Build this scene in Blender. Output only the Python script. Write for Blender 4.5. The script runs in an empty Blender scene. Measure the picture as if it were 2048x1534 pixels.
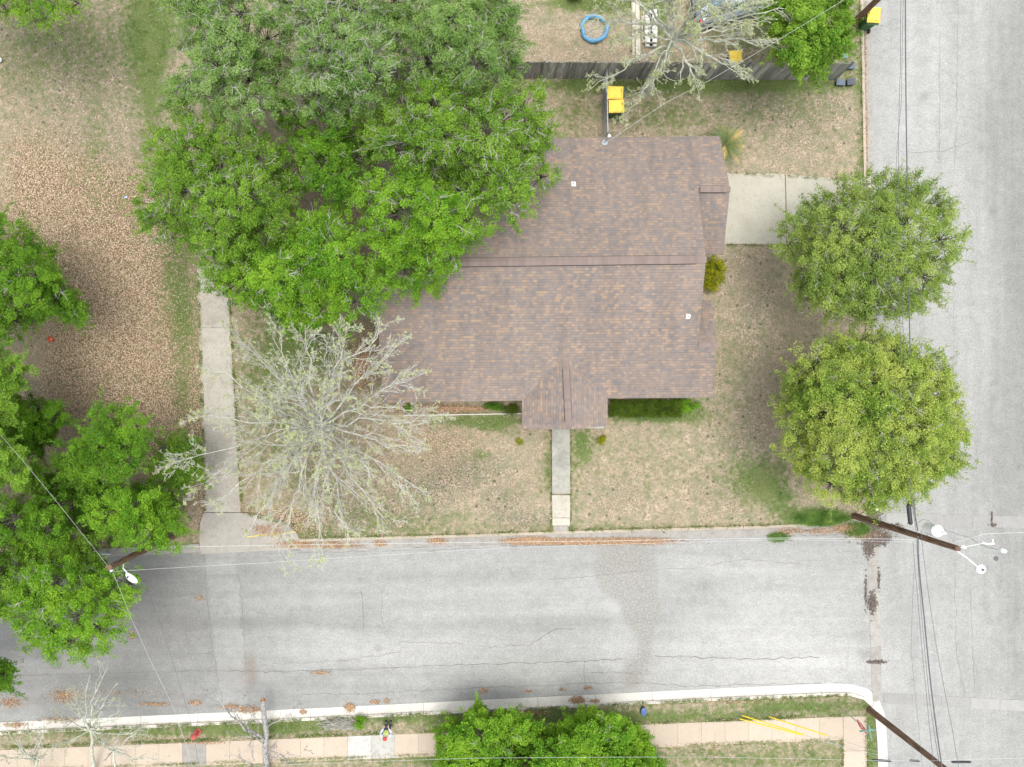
import bpy, bmesh, math, random
import numpy as np
from mathutils import Vector, Matrix
R = math.radians
SC = bpy.context.scene
COL = SC.collection
rng = np.random.default_rng(11)
random.seed(5)

# ------------------------------------------------------------------ camera
H, F, NX, NY = 37.0, 1400.0, 930.0, 785.0      # camera height, focal length and nadir in photo pixels
L = 0.11                                        # level of the lawns above the street
cam = bpy.data.cameras.new('camera'); cam_ob = bpy.data.objects.new('camera', cam); COL.objects.link(cam_ob)
cam.sensor_fit = 'HORIZONTAL'; cam.sensor_width = 36.0; cam.lens = 36.0 * F / 2048
cam.shift_x = (1024 - NX) / 2048; cam.shift_y = (NY - 767) / 2048
cam.clip_start = 0.5; cam.clip_end = 2000
cam_ob.location = (0, 0, H); cam_ob.rotation_euler = (0, 0, 0)
SC.camera = cam_ob

# ------------------------------------------------------------------ light
SUN_EL, SUN_AZ = 87.0, 110.0                    # elevation, compass azimuth (clockwise from +Y)
w = bpy.data.worlds.new('World'); SC.world = w; w.use_nodes = True
nt = w.node_tree; nt.nodes.clear()
sky = nt.nodes.new('ShaderNodeTexSky'); sky.sky_type = 'NISHITA'; sky.sun_disc = False
sky.sun_elevation = R(SUN_EL); sky.sun_rotation = R(SUN_AZ); sky.air_density = 1.0; sky.dust_density = 2.5; sky.ozone_density = 1.0
hs = nt.nodes.new('ShaderNodeHueSaturation'); hs.inputs['Saturation'].default_value = 0.25
bg = nt.nodes.new('ShaderNodeBackground'); bg.inputs['Strength'].default_value = 0.15
wo = nt.nodes.new('ShaderNodeOutputWorld')
nt.links.new(sky.outputs[0], hs.inputs['Color']); nt.links.new(hs.outputs[0], bg.inputs[0]); nt.links.new(bg.outputs[0], wo.inputs[0])
sl = bpy.data.lights.new('sun', 'SUN'); sl.energy = 0.8; sl.angle = R(30); sl.color = (1.0, 0.965, 0.91)
so = bpy.data.objects.new('sun', sl); COL.objects.link(so); so.location = (0, -20, 60)
sv = Vector((math.sin(R(SUN_AZ)) * math.cos(R(SUN_EL)), math.cos(R(SUN_AZ)) * math.cos(R(SUN_EL)), math.sin(R(SUN_EL))))
so.rotation_euler = sv.to_track_quat('Z', 'Y').to_euler()
SC.view_settings.view_transform = 'Standard'; SC.view_settings.look = 'None'
SC.view_settings.exposure = 1.25; SC.view_settings.gamma = 1.0
SC.cycles.max_bounces = 6; SC.cycles.transparent_max_bounces = 8

# ------------------------------------------------------------------ helpers
def A(px, py, z=0.0):
    """photo pixel (2048 wide) seen at height z -> point of the place"""
    k = (H - z) / F
    return Vector(((px - NX) * k, (NY - py) * k, z))
def An(P, z):
    P = np.asarray(P, float); z = np.broadcast_to(np.asarray(z, float), (len(P),))
    k = (H - z) / F
    return np.stack([(P[:, 0] - NX) * k, (NY - P[:, 1]) * k, z], 1)

def tag(o, label=None, cat=None, group=None, kind=None):
    if label: o['label'] = label
    if cat: o['category'] = cat
    if group: o['group'] = group
    if kind: o['kind'] = kind
    return o
def thing(name, loc, label, cat, group=None, rz=0.0):
    o = bpy.data.objects.new(name, None); COL.objects.link(o)
    o.location = loc; o.rotation_euler = (0, 0, rz); o.empty_display_size = 0.3
    return tag(o, label, cat, group)
def copy_tree(o, parent=None):
    c = o.copy(); COL.objects.link(c); c.parent = parent
    for ch in list(o.children): copy_tree(ch, c)
    return c
def root_loc(p):
    while p.parent: p = p.parent
    return Vector(p.location)

def np_obj(name, V, Fc, mats, parent=None, world=True, midx=None, uv=None, smooth=False, attrs=None):
    V = np.asarray(V, np.float32)
    if parent is not None and world: V = V - np.array(root_loc(parent), np.float32)
    me = bpy.data.meshes.new(name)
    if isinstance(Fc, np.ndarray):
        n, k = Fc.shape; idx = Fc.astype(np.int32).ravel(); tot = np.full(n, k, np.int32)
    else:
        tot = np.array([len(f) for f in Fc], np.int32); idx = np.array([i for f in Fc for i in f], np.int32); n = len(Fc)
    me.vertices.add(len(V)); me.vertices.foreach_set('co', V.ravel())
    me.loops.add(len(idx)); me.loops.foreach_set('vertex_index', idx)
    me.polygons.add(n); me.polygons.foreach_set('loop_start', np.concatenate([[0], np.cumsum(tot)[:-1]]).astype(np.int32)); me.polygons.foreach_set('loop_total', tot)
    for m in (mats if isinstance(mats, (list, tuple)) else [mats]): me.materials.append(m)
    if midx is not None: me.polygons.foreach_set('material_index', np.asarray(midx, np.int32))
    me.polygons.foreach_set('use_smooth', np.full(n, bool(smooth)))
    if uv is not None:
        l = me.uv_layers.new(name='UVMap'); l.data.foreach_set('uv', np.asarray(uv, np.float32).ravel())
    if attrs:
        for an, av in attrs.items():
            a = me.attributes.new(an, 'FLOAT', 'POINT'); a.data.foreach_set('value', np.asarray(av, np.float32))
    me.update(calc_edges=True); me.validate()
    o = bpy.data.objects.new(name, me); COL.objects.link(o)
    if parent is not None: o.parent = parent
    return o

class MB:
    def __init__(s): s.v = []; s.f = []; s.m = []
    def add(s, vs, fs, mi=0):
        b = len(s.v); s.v += [tuple(v) for v in vs]; s.f += [tuple(i + b for i in f) for f in fs]; s.m += [mi] * len(fs); return s
    def box(s, c, size, rz=0, mi=0, bev=0, M=None, taper=1.0):
        x, y, z = size[0] / 2, size[1] / 2, size[2] / 2
        if bev > 0:
            bm = bmesh.new(); bmesh.ops.create_cube(bm, size=1)
            for v in bm.verts:
                t = taper if v.co.z < 0 else 1
                v.co = Vector((v.co.x * size[0] * t, v.co.y * size[1] * t, v.co.z * size[2]))
            bmesh.ops.bevel(bm, geom=bm.edges[:], offset=bev, segments=2, affect='EDGES', profile=0.5)
            vs = [v.co.copy() for v in bm.verts]; bm.verts.index_update(); fs = [[v.index for v in f.verts] for f in bm.faces]; bm.free()
        else:
            vs = [Vector((a * (taper if cc < 0 else 1), b * (taper if cc < 0 else 1), cc)) for a in (-x, x) for b in (-y, y) for cc in (-z, z)]
            fs = [(0, 1, 3, 2), (4, 6, 7, 5), (0, 4, 5, 1), (2, 3, 7, 6), (0, 2, 6, 4), (1, 5, 7, 3)]
        m = (M or Matrix.Rotation(rz, 3, 'Z'))
        return s.add([m @ v + Vector(c) for v in vs], fs, mi)
    def tube(s, pts, rad, n=6, mi=0, cap=True):
        pts = [Vector(p) for p in pts]
        if not hasattr(rad, '__len__'): rad = [rad] * len(pts)
        vs = []; fs = []
        ref = Vector((0.31, 0.17, 0.93))
        for i, p in enumerate(pts):
            d = (pts[min(i + 1, len(pts) - 1)] - pts[max(i - 1, 0)])
            if d.length < 1e-9: d = Vector((0, 0, 1))
            d.normalize(); r0 = ref if abs(d.dot(ref)) < 0.95 else Vector((1, 0, 0))
            u = d.cross(r0).normalized(); w2 = d.cross(u)
            for k in range(n):
                a = 2 * math.pi * k / n; vs.append(p + (u * math.cos(a) + w2 * math.sin(a)) * rad[i])
        for i in range(len(pts) - 1):
            for k in range(n):
                k2 = (k + 1) % n; fs.append((i * n + k, i * n + k2, (i + 1) * n + k2, (i + 1) * n + k))
        if cap: fs.append(tuple(range(n))[::-1]); fs.append(tuple(range((len(pts) - 1) * n, len(pts) * n)))
        return s.add(vs, fs, mi)
    def lathe(s, prof, c=(0, 0, 0), n=16, mi=0, M=None):
        vs = []; fs = []
        for r, z in prof:
            for k in range(n):
                a = 2 * math.pi * k / n; v = Vector((r * math.cos(a), r * math.sin(a), z)); vs.append((M @ v if M else v) + Vector(c))
        for i in range(len(prof) - 1):
            for k in range(n):
                k2 = (k + 1) % n; fs.append((i * n + k, i * n + k2, (i + 1) * n + k2, (i + 1) * n + k))
        fs.append(tuple(range(n))[::-1]); fs.append(tuple(range((len(prof) - 1) * n, len(prof) * n)))
        return s.add(vs, fs, mi)
    def prism(s, poly, z0, z1, mi=0):
        """poly = [(x,y)], z0/z1 numbers or per-vertex tops"""
        n = len(poly); zt = z1 if hasattr(z1, '__len__') else [z1] * n; zb = z0 if hasattr(z0, '__len__') else [z0] * n
        vs = [(p[0], p[1], zb[i]) for i, p in enumerate(poly)] + [(p[0], p[1], zt[i]) for i, p in enumerate(poly)]
        fs = [tuple(range(n))[::-1], tuple(range(n, 2 * n))] + [(i, (i + 1) % n, n + (i + 1) % n, n + i) for i in range(n)]
        return s.add(vs, fs, mi)
    def build(s, name, mats, parent=None, world=True, smooth=False):
        o = np_obj(name, np.array(s.v, float), s.f, mats, parent, world, s.m)
        bm = bmesh.new(); bm.from_mesh(o.data); bmesh.ops.recalc_face_normals(bm, faces=bm.faces); bm.to_mesh(o.data); bm.free()
        if smooth:
            o.data.polygons.foreach_set('use_smooth', np.ones(len(o.data.polygons), bool))
            try: o.data.set_sharp_from_angle(angle=R(38))
            except Exception: pass
        return o

# ------------------------------------------------------------------ materials
def N(nt, t, **kw):
    n = nt.nodes.new(t)
    for k, v in kw.items():
        if k.startswith('i_'): n.inputs[k[2:].replace('_', ' ')].default_value = v
        else: setattr(n, k, v)
    return n
def newmat(name, rough=0.9, spec=0.3):
    m = bpy.data.materials.new(name); m.use_nodes = True; nt = m.node_tree
    b = nt.nodes['Principled BSDF']; b.inputs['Roughness'].default_value = rough; b.inputs['Specular IOR Level'].default_value = spec
    return m, nt, b
def ramp(nt, fac, stops, interp='LINEAR'):
    r = nt.nodes.new('ShaderNodeValToRGB'); r.color_ramp.interpolation = interp
    e = r.color_ramp.elements
    while len(e) < len(stops): e.new(0.5)
    for i, (p, c) in enumerate(stops):
        e[i].position = p; e[i].color = (c, c, c, 1) if not hasattr(c, '__len__') else (*c[:3], 1)
    if fac is not None: nt.links.new(fac, r.inputs[0])
    return r.outputs[0]
def mth(nt, op, a, b=None, c=None, clamp=False):
    n = nt.nodes.new('ShaderNodeMath'); n.operation = op; n.use_clamp = clamp
    for i, x in enumerate((a, b, c)):
        if x is None: continue
        if isinstance(x, (int, float)): n.inputs[i].default_value = x
        else: nt.links.new(x, n.inputs[i])
    return n.outputs[0]
def mix(nt, f, a, b, mode='MIX'):
    n = nt.nodes.new('ShaderNodeMix'); n.data_type = 'RGBA'; n.blend_type = mode
    for s, x in ((n.inputs[0], f), (n.inputs[6], a), (n.inputs[7], b)):
        if isinstance(x, (int, float)): s.default_value = x
        elif hasattr(x, '__len__'): s.default_value = (*x[:3], 1)
        else: nt.links.new(x, s)
    return n.outputs[2]
def noise(nt, co, scale, detail=3, rough=0.55, vec_scale=None, dist=0.0):
    n = nt.nodes.new('ShaderNodeTexNoise'); n.inputs['Scale'].default_value = scale; n.inputs['Detail'].default_value = detail
    n.inputs['Roughness'].default_value = rough; n.inputs['Distortion'].default_value = dist
    if vec_scale:
        m = nt.nodes.new('ShaderNodeMapping'); m.inputs['Scale'].default_value = vec_scale; nt.links.new(co, m.inputs[0]); co = m.outputs[0]
    nt.links.new(co, n.inputs['Vector']); return n.outputs['Fac']
def obco(nt): return nt.nodes.new('ShaderNodeTexCoord').outputs['Object']
def attr(nt, name):
    n = nt.nodes.new('ShaderNodeAttribute'); n.attribute_name = name; return n.outputs['Fac']
def bump(nt, b, h, strength=0.4, dist=0.02):
    n = nt.nodes.new('ShaderNodeBump'); n.inputs['Strength'].default_value = strength; n.inputs['Distance'].default_value = dist
    nt.links.new(h, n.inputs['Height']); nt.links.new(n.outputs[0], b.inputs['Normal'])

_mc = {}
def simple(name, col, rough=0.6, var=0.15, scale=6.0, metal=0.0, spec=0.4, island=0.0):
    if name in _mc: return _mc[name]
    m, nt, b = newmat(name, rough, spec); b.inputs['Metallic'].default_value = metal
    co = obco(nt); f = noise(nt, co, scale, 5)
    lo = tuple(c * (1 - var) for c in col); hi = tuple(min(1, c * (1 + var)) for c in col)
    c = ramp(nt, f, [(0.3, lo), (0.7, hi)])
    if island > 0:
        g = nt.nodes.new('ShaderNodeNewGeometry'); c = mix(nt, 1.0, c, ramp(nt, g.outputs['Random Per Island'], [(0, 1 - island), (1, 1 + island)]), 'MULTIPLY')
    nt.links.new(c, b.inputs['Base Color']); _mc[name] = m; return m

def leafmat(name, c1, c2, c3, trans=0.35, nscale=0.5):
    m, nt, b = newmat(name, 0.7, 0.10); g = nt.nodes.new('ShaderNodeNewGeometry'); co = obco(nt)
    c = ramp(nt, g.outputs['Random Per Island'], [(0.0, c1), (0.55, c2), (1.0, c3)])
    n1 = noise(nt, co, nscale, 3)
    c = mix(nt, ramp(nt, n1, [(0.38, 0.0), (0.66, 0.75)]), c, c3)
    n2 = noise(nt, co, nscale * 2.3 + 0.2, 2)
    c = mix(nt, ramp(nt, n2, [(0.42, 0.0), (0.7, 0.6)]), c, c1)
    nt.links.new(c, b.inputs['Base Color'])
    t = nt.nodes.new('ShaderNodeBsdfTranslucent'); nt.links.new(mix(nt, 0.45, c, (0.34, 0.46, 0.02)), t.inputs[0])
    ms = nt.nodes.new('ShaderNodeMixShader'); ms.inputs[0].default_value = trans
    nt.links.new(b.outputs[0], ms.inputs[1]); nt.links.new(t.outputs[0], ms.inputs[2]); nt.links.new(ms.outputs[0], nt.nodes['Material Output'].inputs[0])
    return m

def ground_mat():
    m, nt, b = newmat('lawn_soil', 0.95, 0.1); co = obco(nt)
    nb = noise(nt, co, 0.5, 4); nm = noise(nt, co, 1.6, 5, 0.7); nf = noise(nt, co, 5.5, 5, 0.8); nff = noise(nt, co, 11, 5, 0.85)
    soil = ramp(nt, nff, [(0.34, (0.10, 0.075, 0.045)), (0.44, (0.25, 0.195, 0.13)), (0.53, (0.40, 0.325, 0.235)), (0.66, (0.60, 0.51, 0.395))])
    soil = mix(nt, ramp(nt, nb, [(0.35, 0.0), (0.7, 0.45)]), soil, (0.40, 0.325, 0.235))
    soil = mix(nt, ramp(nt, nm, [(0.44, 0.0), (0.62, 0.75)]), soil, mix(nt, nff, (0.20, 0.19, 0.11), (0.46, 0.43, 0.30)))
    soil = mix(nt, 1.0, soil, ramp(nt, nm, [(0.3, 1.18), (0.7, 0.80)]), 'MULTIPLY')
    spk = nt.nodes.new('ShaderNodeTexVoronoi'); spk.inputs['Scale'].default_value = 3.2; nt.links.new(co, spk.inputs['Vector'])
    sc_ = nt.nodes.new('ShaderNodeSeparateColor'); nt.links.new(spk.outputs['Color'], sc_.inputs[0])
    gr = attr(nt, 'grey'); dots = mth(nt, 'MULTIPLY', ramp(nt, mth(nt, 'ADD', spk.outputs['Distance'], mth(nt, 'MULTIPLY', nff, 0.25)), [(0.26, 1.0), (0.46, 0.0)]), mth(nt, 'GREATER_THAN', mth(nt, 'ADD', sc_.outputs[0], mth(nt, 'MULTIPLY', gr, 0.8)), 0.94))
    soil = mix(nt, mth(nt, 'MULTIPLY', dots, 0.9), soil, mix(nt, nff, (0.04, 0.05, 0.03), (0.14, 0.15, 0.095)))
    soil = mix(nt, mth(nt, 'MULTIPLY', mth(nt, 'MULTIPLY', gr, 1.0, clamp=True), ramp(nt, nff, [(0.45, 1.0), (0.58, 0.0)])), soil, (0.07, 0.075, 0.06))
    # sparse grass everywhere
    tuft = noise(nt, co, 3.2, 5, 0.75)
    g = mth(nt, 'ADD', attr(nt, 'green'), mth(nt, 'SUBTRACT', mth(nt, 'MULTIPLY', nb, 0.5), 0.16)); base = mth(nt, 'ADD', g, mth(nt, 'MULTIPLY', mth(nt, 'SUBTRACT', nf, 0.5), 1.9))
    base = mth(nt, 'ADD', base, mth(nt, 'MULTIPLY', mth(nt, 'SUBTRACT', tuft, 0.5), 1.3))
    gf = mth(nt, 'MULTIPLY', mth(nt, 'SUBTRACT', base, 0.18), 2.2, clamp=True)
    gcol = ramp(nt, nff, [(0.28, (0.035, 0.065, 0.018)), (0.5, (0.105, 0.165, 0.045)), (0.75, (0.24, 0.29, 0.10))])
    gcol = mix(nt, ramp(nt, nb, [(0.4, 0.0), (0.65, 0.5)]), gcol, (0.20, 0.21, 0.085))
    # leaf litter flecks
    v = nt.nodes.new('ShaderNodeTexVoronoi'); v.inputs['Scale'].default_value = 17; v.inputs['Randomness'].default_value = 1.0
    wv = nt.nodes.new('ShaderNodeMapping'); wv.inputs['Rotation'].default_value = (0, 0, 0.6); nt.links.new(co, wv.inputs[0]); nt.links.new(wv.outputs[0], v.inputs['Vector'])
    sx = nt.nodes.new('ShaderNodeSeparateColor'); nt.links.new(v.outputs['Color'], sx.inputs[0])
    lcol = ramp(nt, sx.outputs[0], [(0.0, (0.13, 0.09, 0.05)), (0.25, (0.38, 0.26, 0.165)), (0.6, (0.56, 0.41, 0.28)), (1.0, (0.78, 0.62, 0.46))])
    lcol = mix(nt, ramp(nt, v.outputs['Distance'], [(0.30, 0.0), (0.70, 0.9)]), lcol, (0.12, 0.085, 0.045))
    la = attr(nt, 'litter'); lf = mth(nt, 'MULTIPLY', mth(nt, 'SUBTRACT', mth(nt, 'ADD', la, mth(nt, 'MULTIPLY', mth(nt, 'SUBTRACT', nf, 0.5), 1.1)), 0.25), 2.2, clamp=True)
    lf = mth(nt, 'MULTIPLY', lf, ramp(nt, sx.outputs[1], [(0.15, 0.55), (0.4, 1.0)]))
    c = mix(nt, lf, soil, lcol); c = mix(nt, gf, c, gcol)
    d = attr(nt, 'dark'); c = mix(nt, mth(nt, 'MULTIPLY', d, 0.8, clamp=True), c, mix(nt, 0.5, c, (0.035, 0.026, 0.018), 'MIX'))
    nt.links.new(c, b.inputs['Base Color']); bump(nt, b, mth(nt, 'ADD', nff, mth(nt, 'MULTIPLY', nf, 0.6)), 0.9, 0.05)
    return m

def asphalt_mat():
    m, nt, b = newmat('asphalt', 0.93, 0.15); co = obco(nt)
    ns = attr(nt, 'ns')
    se = noise(nt, co, 1.0, 5, 0.6, (0.10, 1.3, 1)); sn = noise(nt, co, 1.0, 5, 0.6, (1.3, 0.10, 1))
    st = mth(nt, 'ADD', mth(nt, 'MULTIPLY', se, mth(nt, 'SUBTRACT', 1.0, ns)), mth(nt, 'MULTIPLY', sn, ns))
    bl = noise(nt, co, 0.9, 5, 0.6); sp = noise(nt, co, 34, 3, 0.8); sp2 = noise(nt, co, 9, 4, 0.7)
    tone = mth(nt, 'ADD', mth(nt, 'ADD', mth(nt, 'MULTIPLY', st, 0.45), mth(nt, 'MULTIPLY', bl, 0.30)), 0.125)
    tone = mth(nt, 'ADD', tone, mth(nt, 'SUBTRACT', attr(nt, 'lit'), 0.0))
    c = ramp(nt, tone, [(0.10, (0.185, 0.183, 0.172)), (0.36, (0.25, 0.249, 0.234)), (0.52, (0.305, 0.304, 0.286)), (0.74, (0.375, 0.372, 0.352)), (1.0, (0.455, 0.45, 0.425))])
    c = mix(nt, 1.0, c, ramp(nt, sp, [(0.36, 0.72), (0.64, 1.24)]), 'MULTIPLY')
    sq = noise(nt, co, 14, 5, 0.85); c = mix(nt, 1.0, c, ramp(nt, sq, [(0.38, 0.84), (0.62, 1.10)]), 'MULTIPLY')
    c = mix(nt, 1.0, c, ramp(nt, sp2, [(0.32, 0.86), (0.68, 1.10)]), 'MULTIPLY')
    mo = noise(nt, co, 2.2, 6, 0.75, None, 0.6); c = mix(nt, 1.0, c, ramp(nt, mo, [(0.34, 0.90), (0.5, 1.0), (0.66, 1.07)]), 'MULTIPLY')
    # paler patches of worn aggregate
    # brown dust and leaf stain
    br = mth(nt, 'MULTIPLY', mth(nt, 'SUBTRACT', mth(nt, 'ADD', attr(nt, 'brown'), mth(nt, 'MULTIPLY', mth(nt, 'SUBTRACT', sp2, 0.5), 2.6)), 0.42), 1.5, clamp=True)
    br = mth(nt, 'MULTIPLY', br, 0.7); c = mix(nt, br, c, mix(nt, sp, (0.13, 0.10, 0.075), (0.30, 0.245, 0.195)))
    wn = mth(nt, 'MULTIPLY', mth(nt, 'SUBTRACT', mth(nt, 'ADD', attr(nt, 'worn'), mth(nt, 'MULTIPLY', mth(nt, 'SUBTRACT', sp2, 0.5), 1.6)), 0.42), 4.0, clamp=True)
    wc = ramp(nt, noise(nt, co, 10, 5, 0.85), [(0.38, (0.16, 0.155, 0.135)), (0.50, (0.25, 0.243, 0.217)), (0.62, (0.37, 0.362, 0.33))])
    c = mix(nt, mth(nt, 'MULTIPLY', wn, 0.75), c, wc)
    # fine cracks
    v = nt.nodes.new('ShaderNodeTexVoronoi'); v.feature = 'DISTANCE_TO_EDGE'; v.inputs['Scale'].default_value = 0.28
    dm = nt.nodes.new('ShaderNodeMapping'); dm.inputs['Scale'].default_value = (0.5, 1.6, 1)
    nd = nt.nodes.new('ShaderNodeTexNoise'); nd.inputs['Scale'].default_value = 1.6; nd.inputs['Detail'].default_value = 5; nt.links.new(co, nd.inputs['Vector'])
    vm = nt.nodes.new('ShaderNodeVectorMath'); vm.operation = 'ADD'; nt.links.new(co, vm.inputs[0]); nt.links.new(nd.outputs['Color'], vm.inputs[1])
    nt.links.new(vm.outputs[0], dm.inputs[0]); nt.links.new(dm.outputs[0], v.inputs['Vector'])
    ck = mth(nt, 'MULTIPLY', ramp(nt, v.outputs[0], [(0.0, 1.0), (0.010, 0.0)]), ramp(nt, bl, [(0.40, 0.0), (0.58, 0.3)]))
    v2 = nt.nodes.new('ShaderNodeTexVoronoi'); v2.feature = 'DISTANCE_TO_EDGE'; v2.inputs['Scale'].default_value = 2.6; nt.links.new(vm.outputs[0], v2.inputs['Vector'])
    ck2 = mth(nt, 'MULTIPLY', ramp(nt, v2.outputs[0], [(0.0, 1.0), (0.05, 0.0)]), mth(nt, 'MULTIPLY', attr(nt, 'crackle'), 0.6))
    c = mix(nt, mth(nt, 'MAXIMUM', ck, ck2), c, (0.14, 0.135, 0.125))
    nt.links.new(c, b.inputs['Base Color']); bump(nt, b, sp, 0.35, 0.01)
    return m

def concrete_mat(name, col, stain=0.35, dark=(0.16, 0.15, 0.13), scale=1.2):
    m, nt, b = newmat(name, 0.9, 0.15); co = obco(nt)
    n1 = noise(nt, co, scale, 6, 0.65); n2 = noise(nt, co, 25, 4, 0.75); n3 = noise(nt, co, 0.45, 3)
    c = ramp(nt, n2, [(0.3, tuple(x * 0.86 for x in col)), (0.7, tuple(x * 1.1 for x in col))])
    c = mix(nt, mth(nt, 'MULTIPLY', ramp(nt, n1, [(0.48, 0.0), (0.78, 1.0)]), stain), c, dark)
    c = mix(nt, mth(nt, 'MULTIPLY', ramp(nt, n3, [(0.4, 0.0), (0.7, 1.0)]), stain * 0.4), c, tuple(x * 0.7 for x in col))
    n4 = noise(nt, co, 5, 6, 0.8); c = mix(nt, mth(nt, 'MULTIPLY', ramp(nt, n4, [(0.50, 0.0), (0.68, 1.0)]), min(0.6, stain)), c, dark)
    g = nt.nodes.new('ShaderNodeNewGeometry')
    c = mix(nt, 1.0, c, ramp(nt, g.outputs['Random Per Island'], [(0, 0.92), (1, 1.07)]), 'MULTIPLY')
    nt.links.new(c, b.inputs['Base Color']); bump(nt, b, n2, 0.25, 0.006); return m

def shingle_mat():
    m, nt, b = newmat('asphalt_shingle', 0.95, 0.12)
    uv = nt.nodes.new('ShaderNodeUVMap').outputs[0]
    def brick(wd, ht, off, fr, sq=1.0):
        t = nt.nodes.new('ShaderNodeTexBrick'); t.inputs['Color1'].default_value = (0, 0, 0, 1); t.inputs['Color2'].default_value = (1, 1, 1, 1); t.inputs['Mortar'].default_value = (0.5, 0.5, 0.5, 1)
        t.inputs['Scale'].default_value = 1; t.inputs['Mortar Size'].default_value = 0.0; t.inputs['Brick Width'].default_value = wd; t.inputs['Row Height'].default_value = ht
        t.offset = off; t.offset_frequency = fr; t.squash = sq; t.squash_frequency = 3; nt.links.new(uv, t.inputs['Vector']); return t.outputs['Color']
    a = brick(0.17, 0.132, 0.37, 2, 0.8); c2 = brick(0.27, 0.132, 0.31, 3)
    t = mth(nt, 'ADD', mth(nt, 'MULTIPLY', a, 0.62), mth(nt, 'MULTIPLY', c2, 0.38))
    nn = noise(nt, uv, 0.9, 4, 0.6); nf = noise(nt, uv, 40, 3, 0.8)
    t = mth(nt, 'ADD', t, mth(nt, 'MULTIPLY', mth(nt, 'SUBTRACT', nn, 0.5), 0.35))
    c = ramp(nt, t, [(0.0, (0.148, 0.140, 0.140)), (0.24, (0.178, 0.156, 0.144)), (0.48, (0.208, 0.169, 0.147)), (0.66, (0.228, 0.180, 0.149)), (0.80, (0.275, 0.203, 0.152)), (1.0, (0.305, 0.222, 0.155))])
    big = noise(nt, uv, 0.22, 4)
    c = mix(nt, ramp(nt, big, [(0.35, 0.0), (0.7, 0.35)]), c, (0.25, 0.21, 0.18))
    c = mix(nt, 1.0, c, ramp(nt, nf, [(0.3, 0.86), (0.7, 1.14)]), 'MULTIPLY')
    s = nt.nodes.new('ShaderNodeSeparateXYZ'); nt.links.new(uv, s.inputs[0])
    fr = mth(nt, 'FRACT', mth(nt, 'DIVIDE', s.outputs[1], 0.132))
    line = ramp(nt, fr, [(0.0, 1.0), (0.08, 1.0), (0.14, 0.0)])
    ln = noise(nt, uv, 1.3, 2, 0.5, (0.5, 3, 1))
    c = mix(nt, mth(nt, 'MULTIPLY', line, ramp(nt, ln, [(0.35, 0.1), (0.6, 0.5)])), c, (0.055, 0.045, 0.045))
    stn = noise(nt, uv, 1.0, 5, 0.6, (1.6, .22, 1)); c = mix(nt, 1.0, c, ramp(nt, stn, [(0.3, 0.90), (0.7, 1.10)]), 'MULTIPLY')
    nt.links.new(c, b.inputs['Base Color']); bump(nt, b, mth(nt, 'ADD', mth(nt, 'MULTIPLY', fr, 0.6), mth(nt, 'MULTIPLY', a, 0.5)), 0.7, 0.012)
    return m

def bark_mat(name, c1, c2, scale=7):
    m, nt, b = newmat(name, 0.95, 0.1); co = obco(nt); n1 = noise(nt, co, scale, 5, 0.7)
    nt.links.new(ramp(nt, n1, [(0.35, c1), (0.62, c2)]), b.inputs['Base Color']); bump(nt, b, n1, 0.6, 0.03); return m
def wood_mat(name, c1, c2, vec=(2, 2, 25), island=0.25):
    m, nt, b = newmat(name, 0.9, 0.12); co = obco(nt); n1 = noise(nt, co, 1.5, 5, 0.7, vec)
    g = nt.nodes.new('ShaderNodeNewGeometry'); c = ramp(nt, n1, [(0.3, c1), (0.7, c2)])
    c = mix(nt, 1.0, c, ramp(nt, g.outputs['Random Per Island'], [(0, 1 - island), (1, 1 + island)]), 'MULTIPLY')
    nt.links.new(c, b.inputs['Base Color']); bump(nt, b, n1, 0.4, 0.01); return m

M_ground = ground_mat(); M_asph = asphalt_mat(); M_shingle = shingle_mat()
M_conc = concrete_mat('concrete_old', (0.40, 0.385, 0.34), 0.45)
M_conc_tan = concrete_mat('concrete_tan', (0.46, 0.385, 0.30), 0.22, (0.30, 0.25, 0.20))
M_conc_mott = concrete_mat('concrete_mottled', (0.47, 0.455, 0.41), 0.8, (0.27, 0.265, 0.25), 2.5)
M_conc_pale = concrete_mat('concrete_pale', (0.60, 0.575, 0.52), 0.35, (0.36, 0.32, 0.27), 1.6)
M_conc_drive = concrete_mat('concrete_drive', (0.43, 0.41, 0.335), 0.6, (0.30, 0.28, 0.225), 0.7)
M_conc_gut = concrete_mat('concrete_gutter', (0.335, 0.322, 0.292), 0.7, (0.20, 0.165, 0.13), 1.5)
M_crack = simple('tar_crack', (0.15, 0.14, 0.125), 0.9, 0.2)
M_bark = bark_mat('bark_dark', (0.05, 0.042, 0.035), (0.16, 0.14, 0.12))
M_barkgrey = bark_mat('bark_grey', (0.31, 0.305, 0.265), (0.56, 0.555, 0.49), 5)
M_barkdead = bark_mat('bark_dead', (0.15, 0.145, 0.135), (0.42, 0.41, 0.39), 9)
M_barkpale = bark_mat('bark_pale', (0.28, 0.29, 0.22), (0.50, 0.51, 0.42), 4)
M_twig = bark_mat('twig_pale', (0.30, 0.29, 0.25), (0.46, 0.44, 0.39), 3)
M_pole = wood_mat('pole_wood', (0.055, 0.036, 0.026), (0.24, 0.15, 0.10), (10, 10, 1.2), 0)
M_fence = wood_mat('fence_wood', (0.15, 0.15, 0.13), (0.38, 0.38, 0.335), (9, 9, 1.0), 0.4)
M_lumber = wood_mat('lumber', (0.36, 0.32, 0.25), (0.58, 0.54, 0.45), (3, 1, 3), 0.15)
M_white = simple('white_paint', (0.78, 0.79, 0.79), 0.45, 0.05)
M_galv = simple('galvanised', (0.42, 0.45, 0.46), 0.4, 0.15, metal=0.5)
M_black = simple('black_plastic', (0.03, 0.032, 0.036), 0.5, 0.2)
M_wire = simple('wire_dark', (0.09, 0.095, 0.105), 0.6, 0.1)
M_wirep = simple('wire_pale', (0.50, 0.51, 0.50), 0.5, 0.1)
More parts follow.
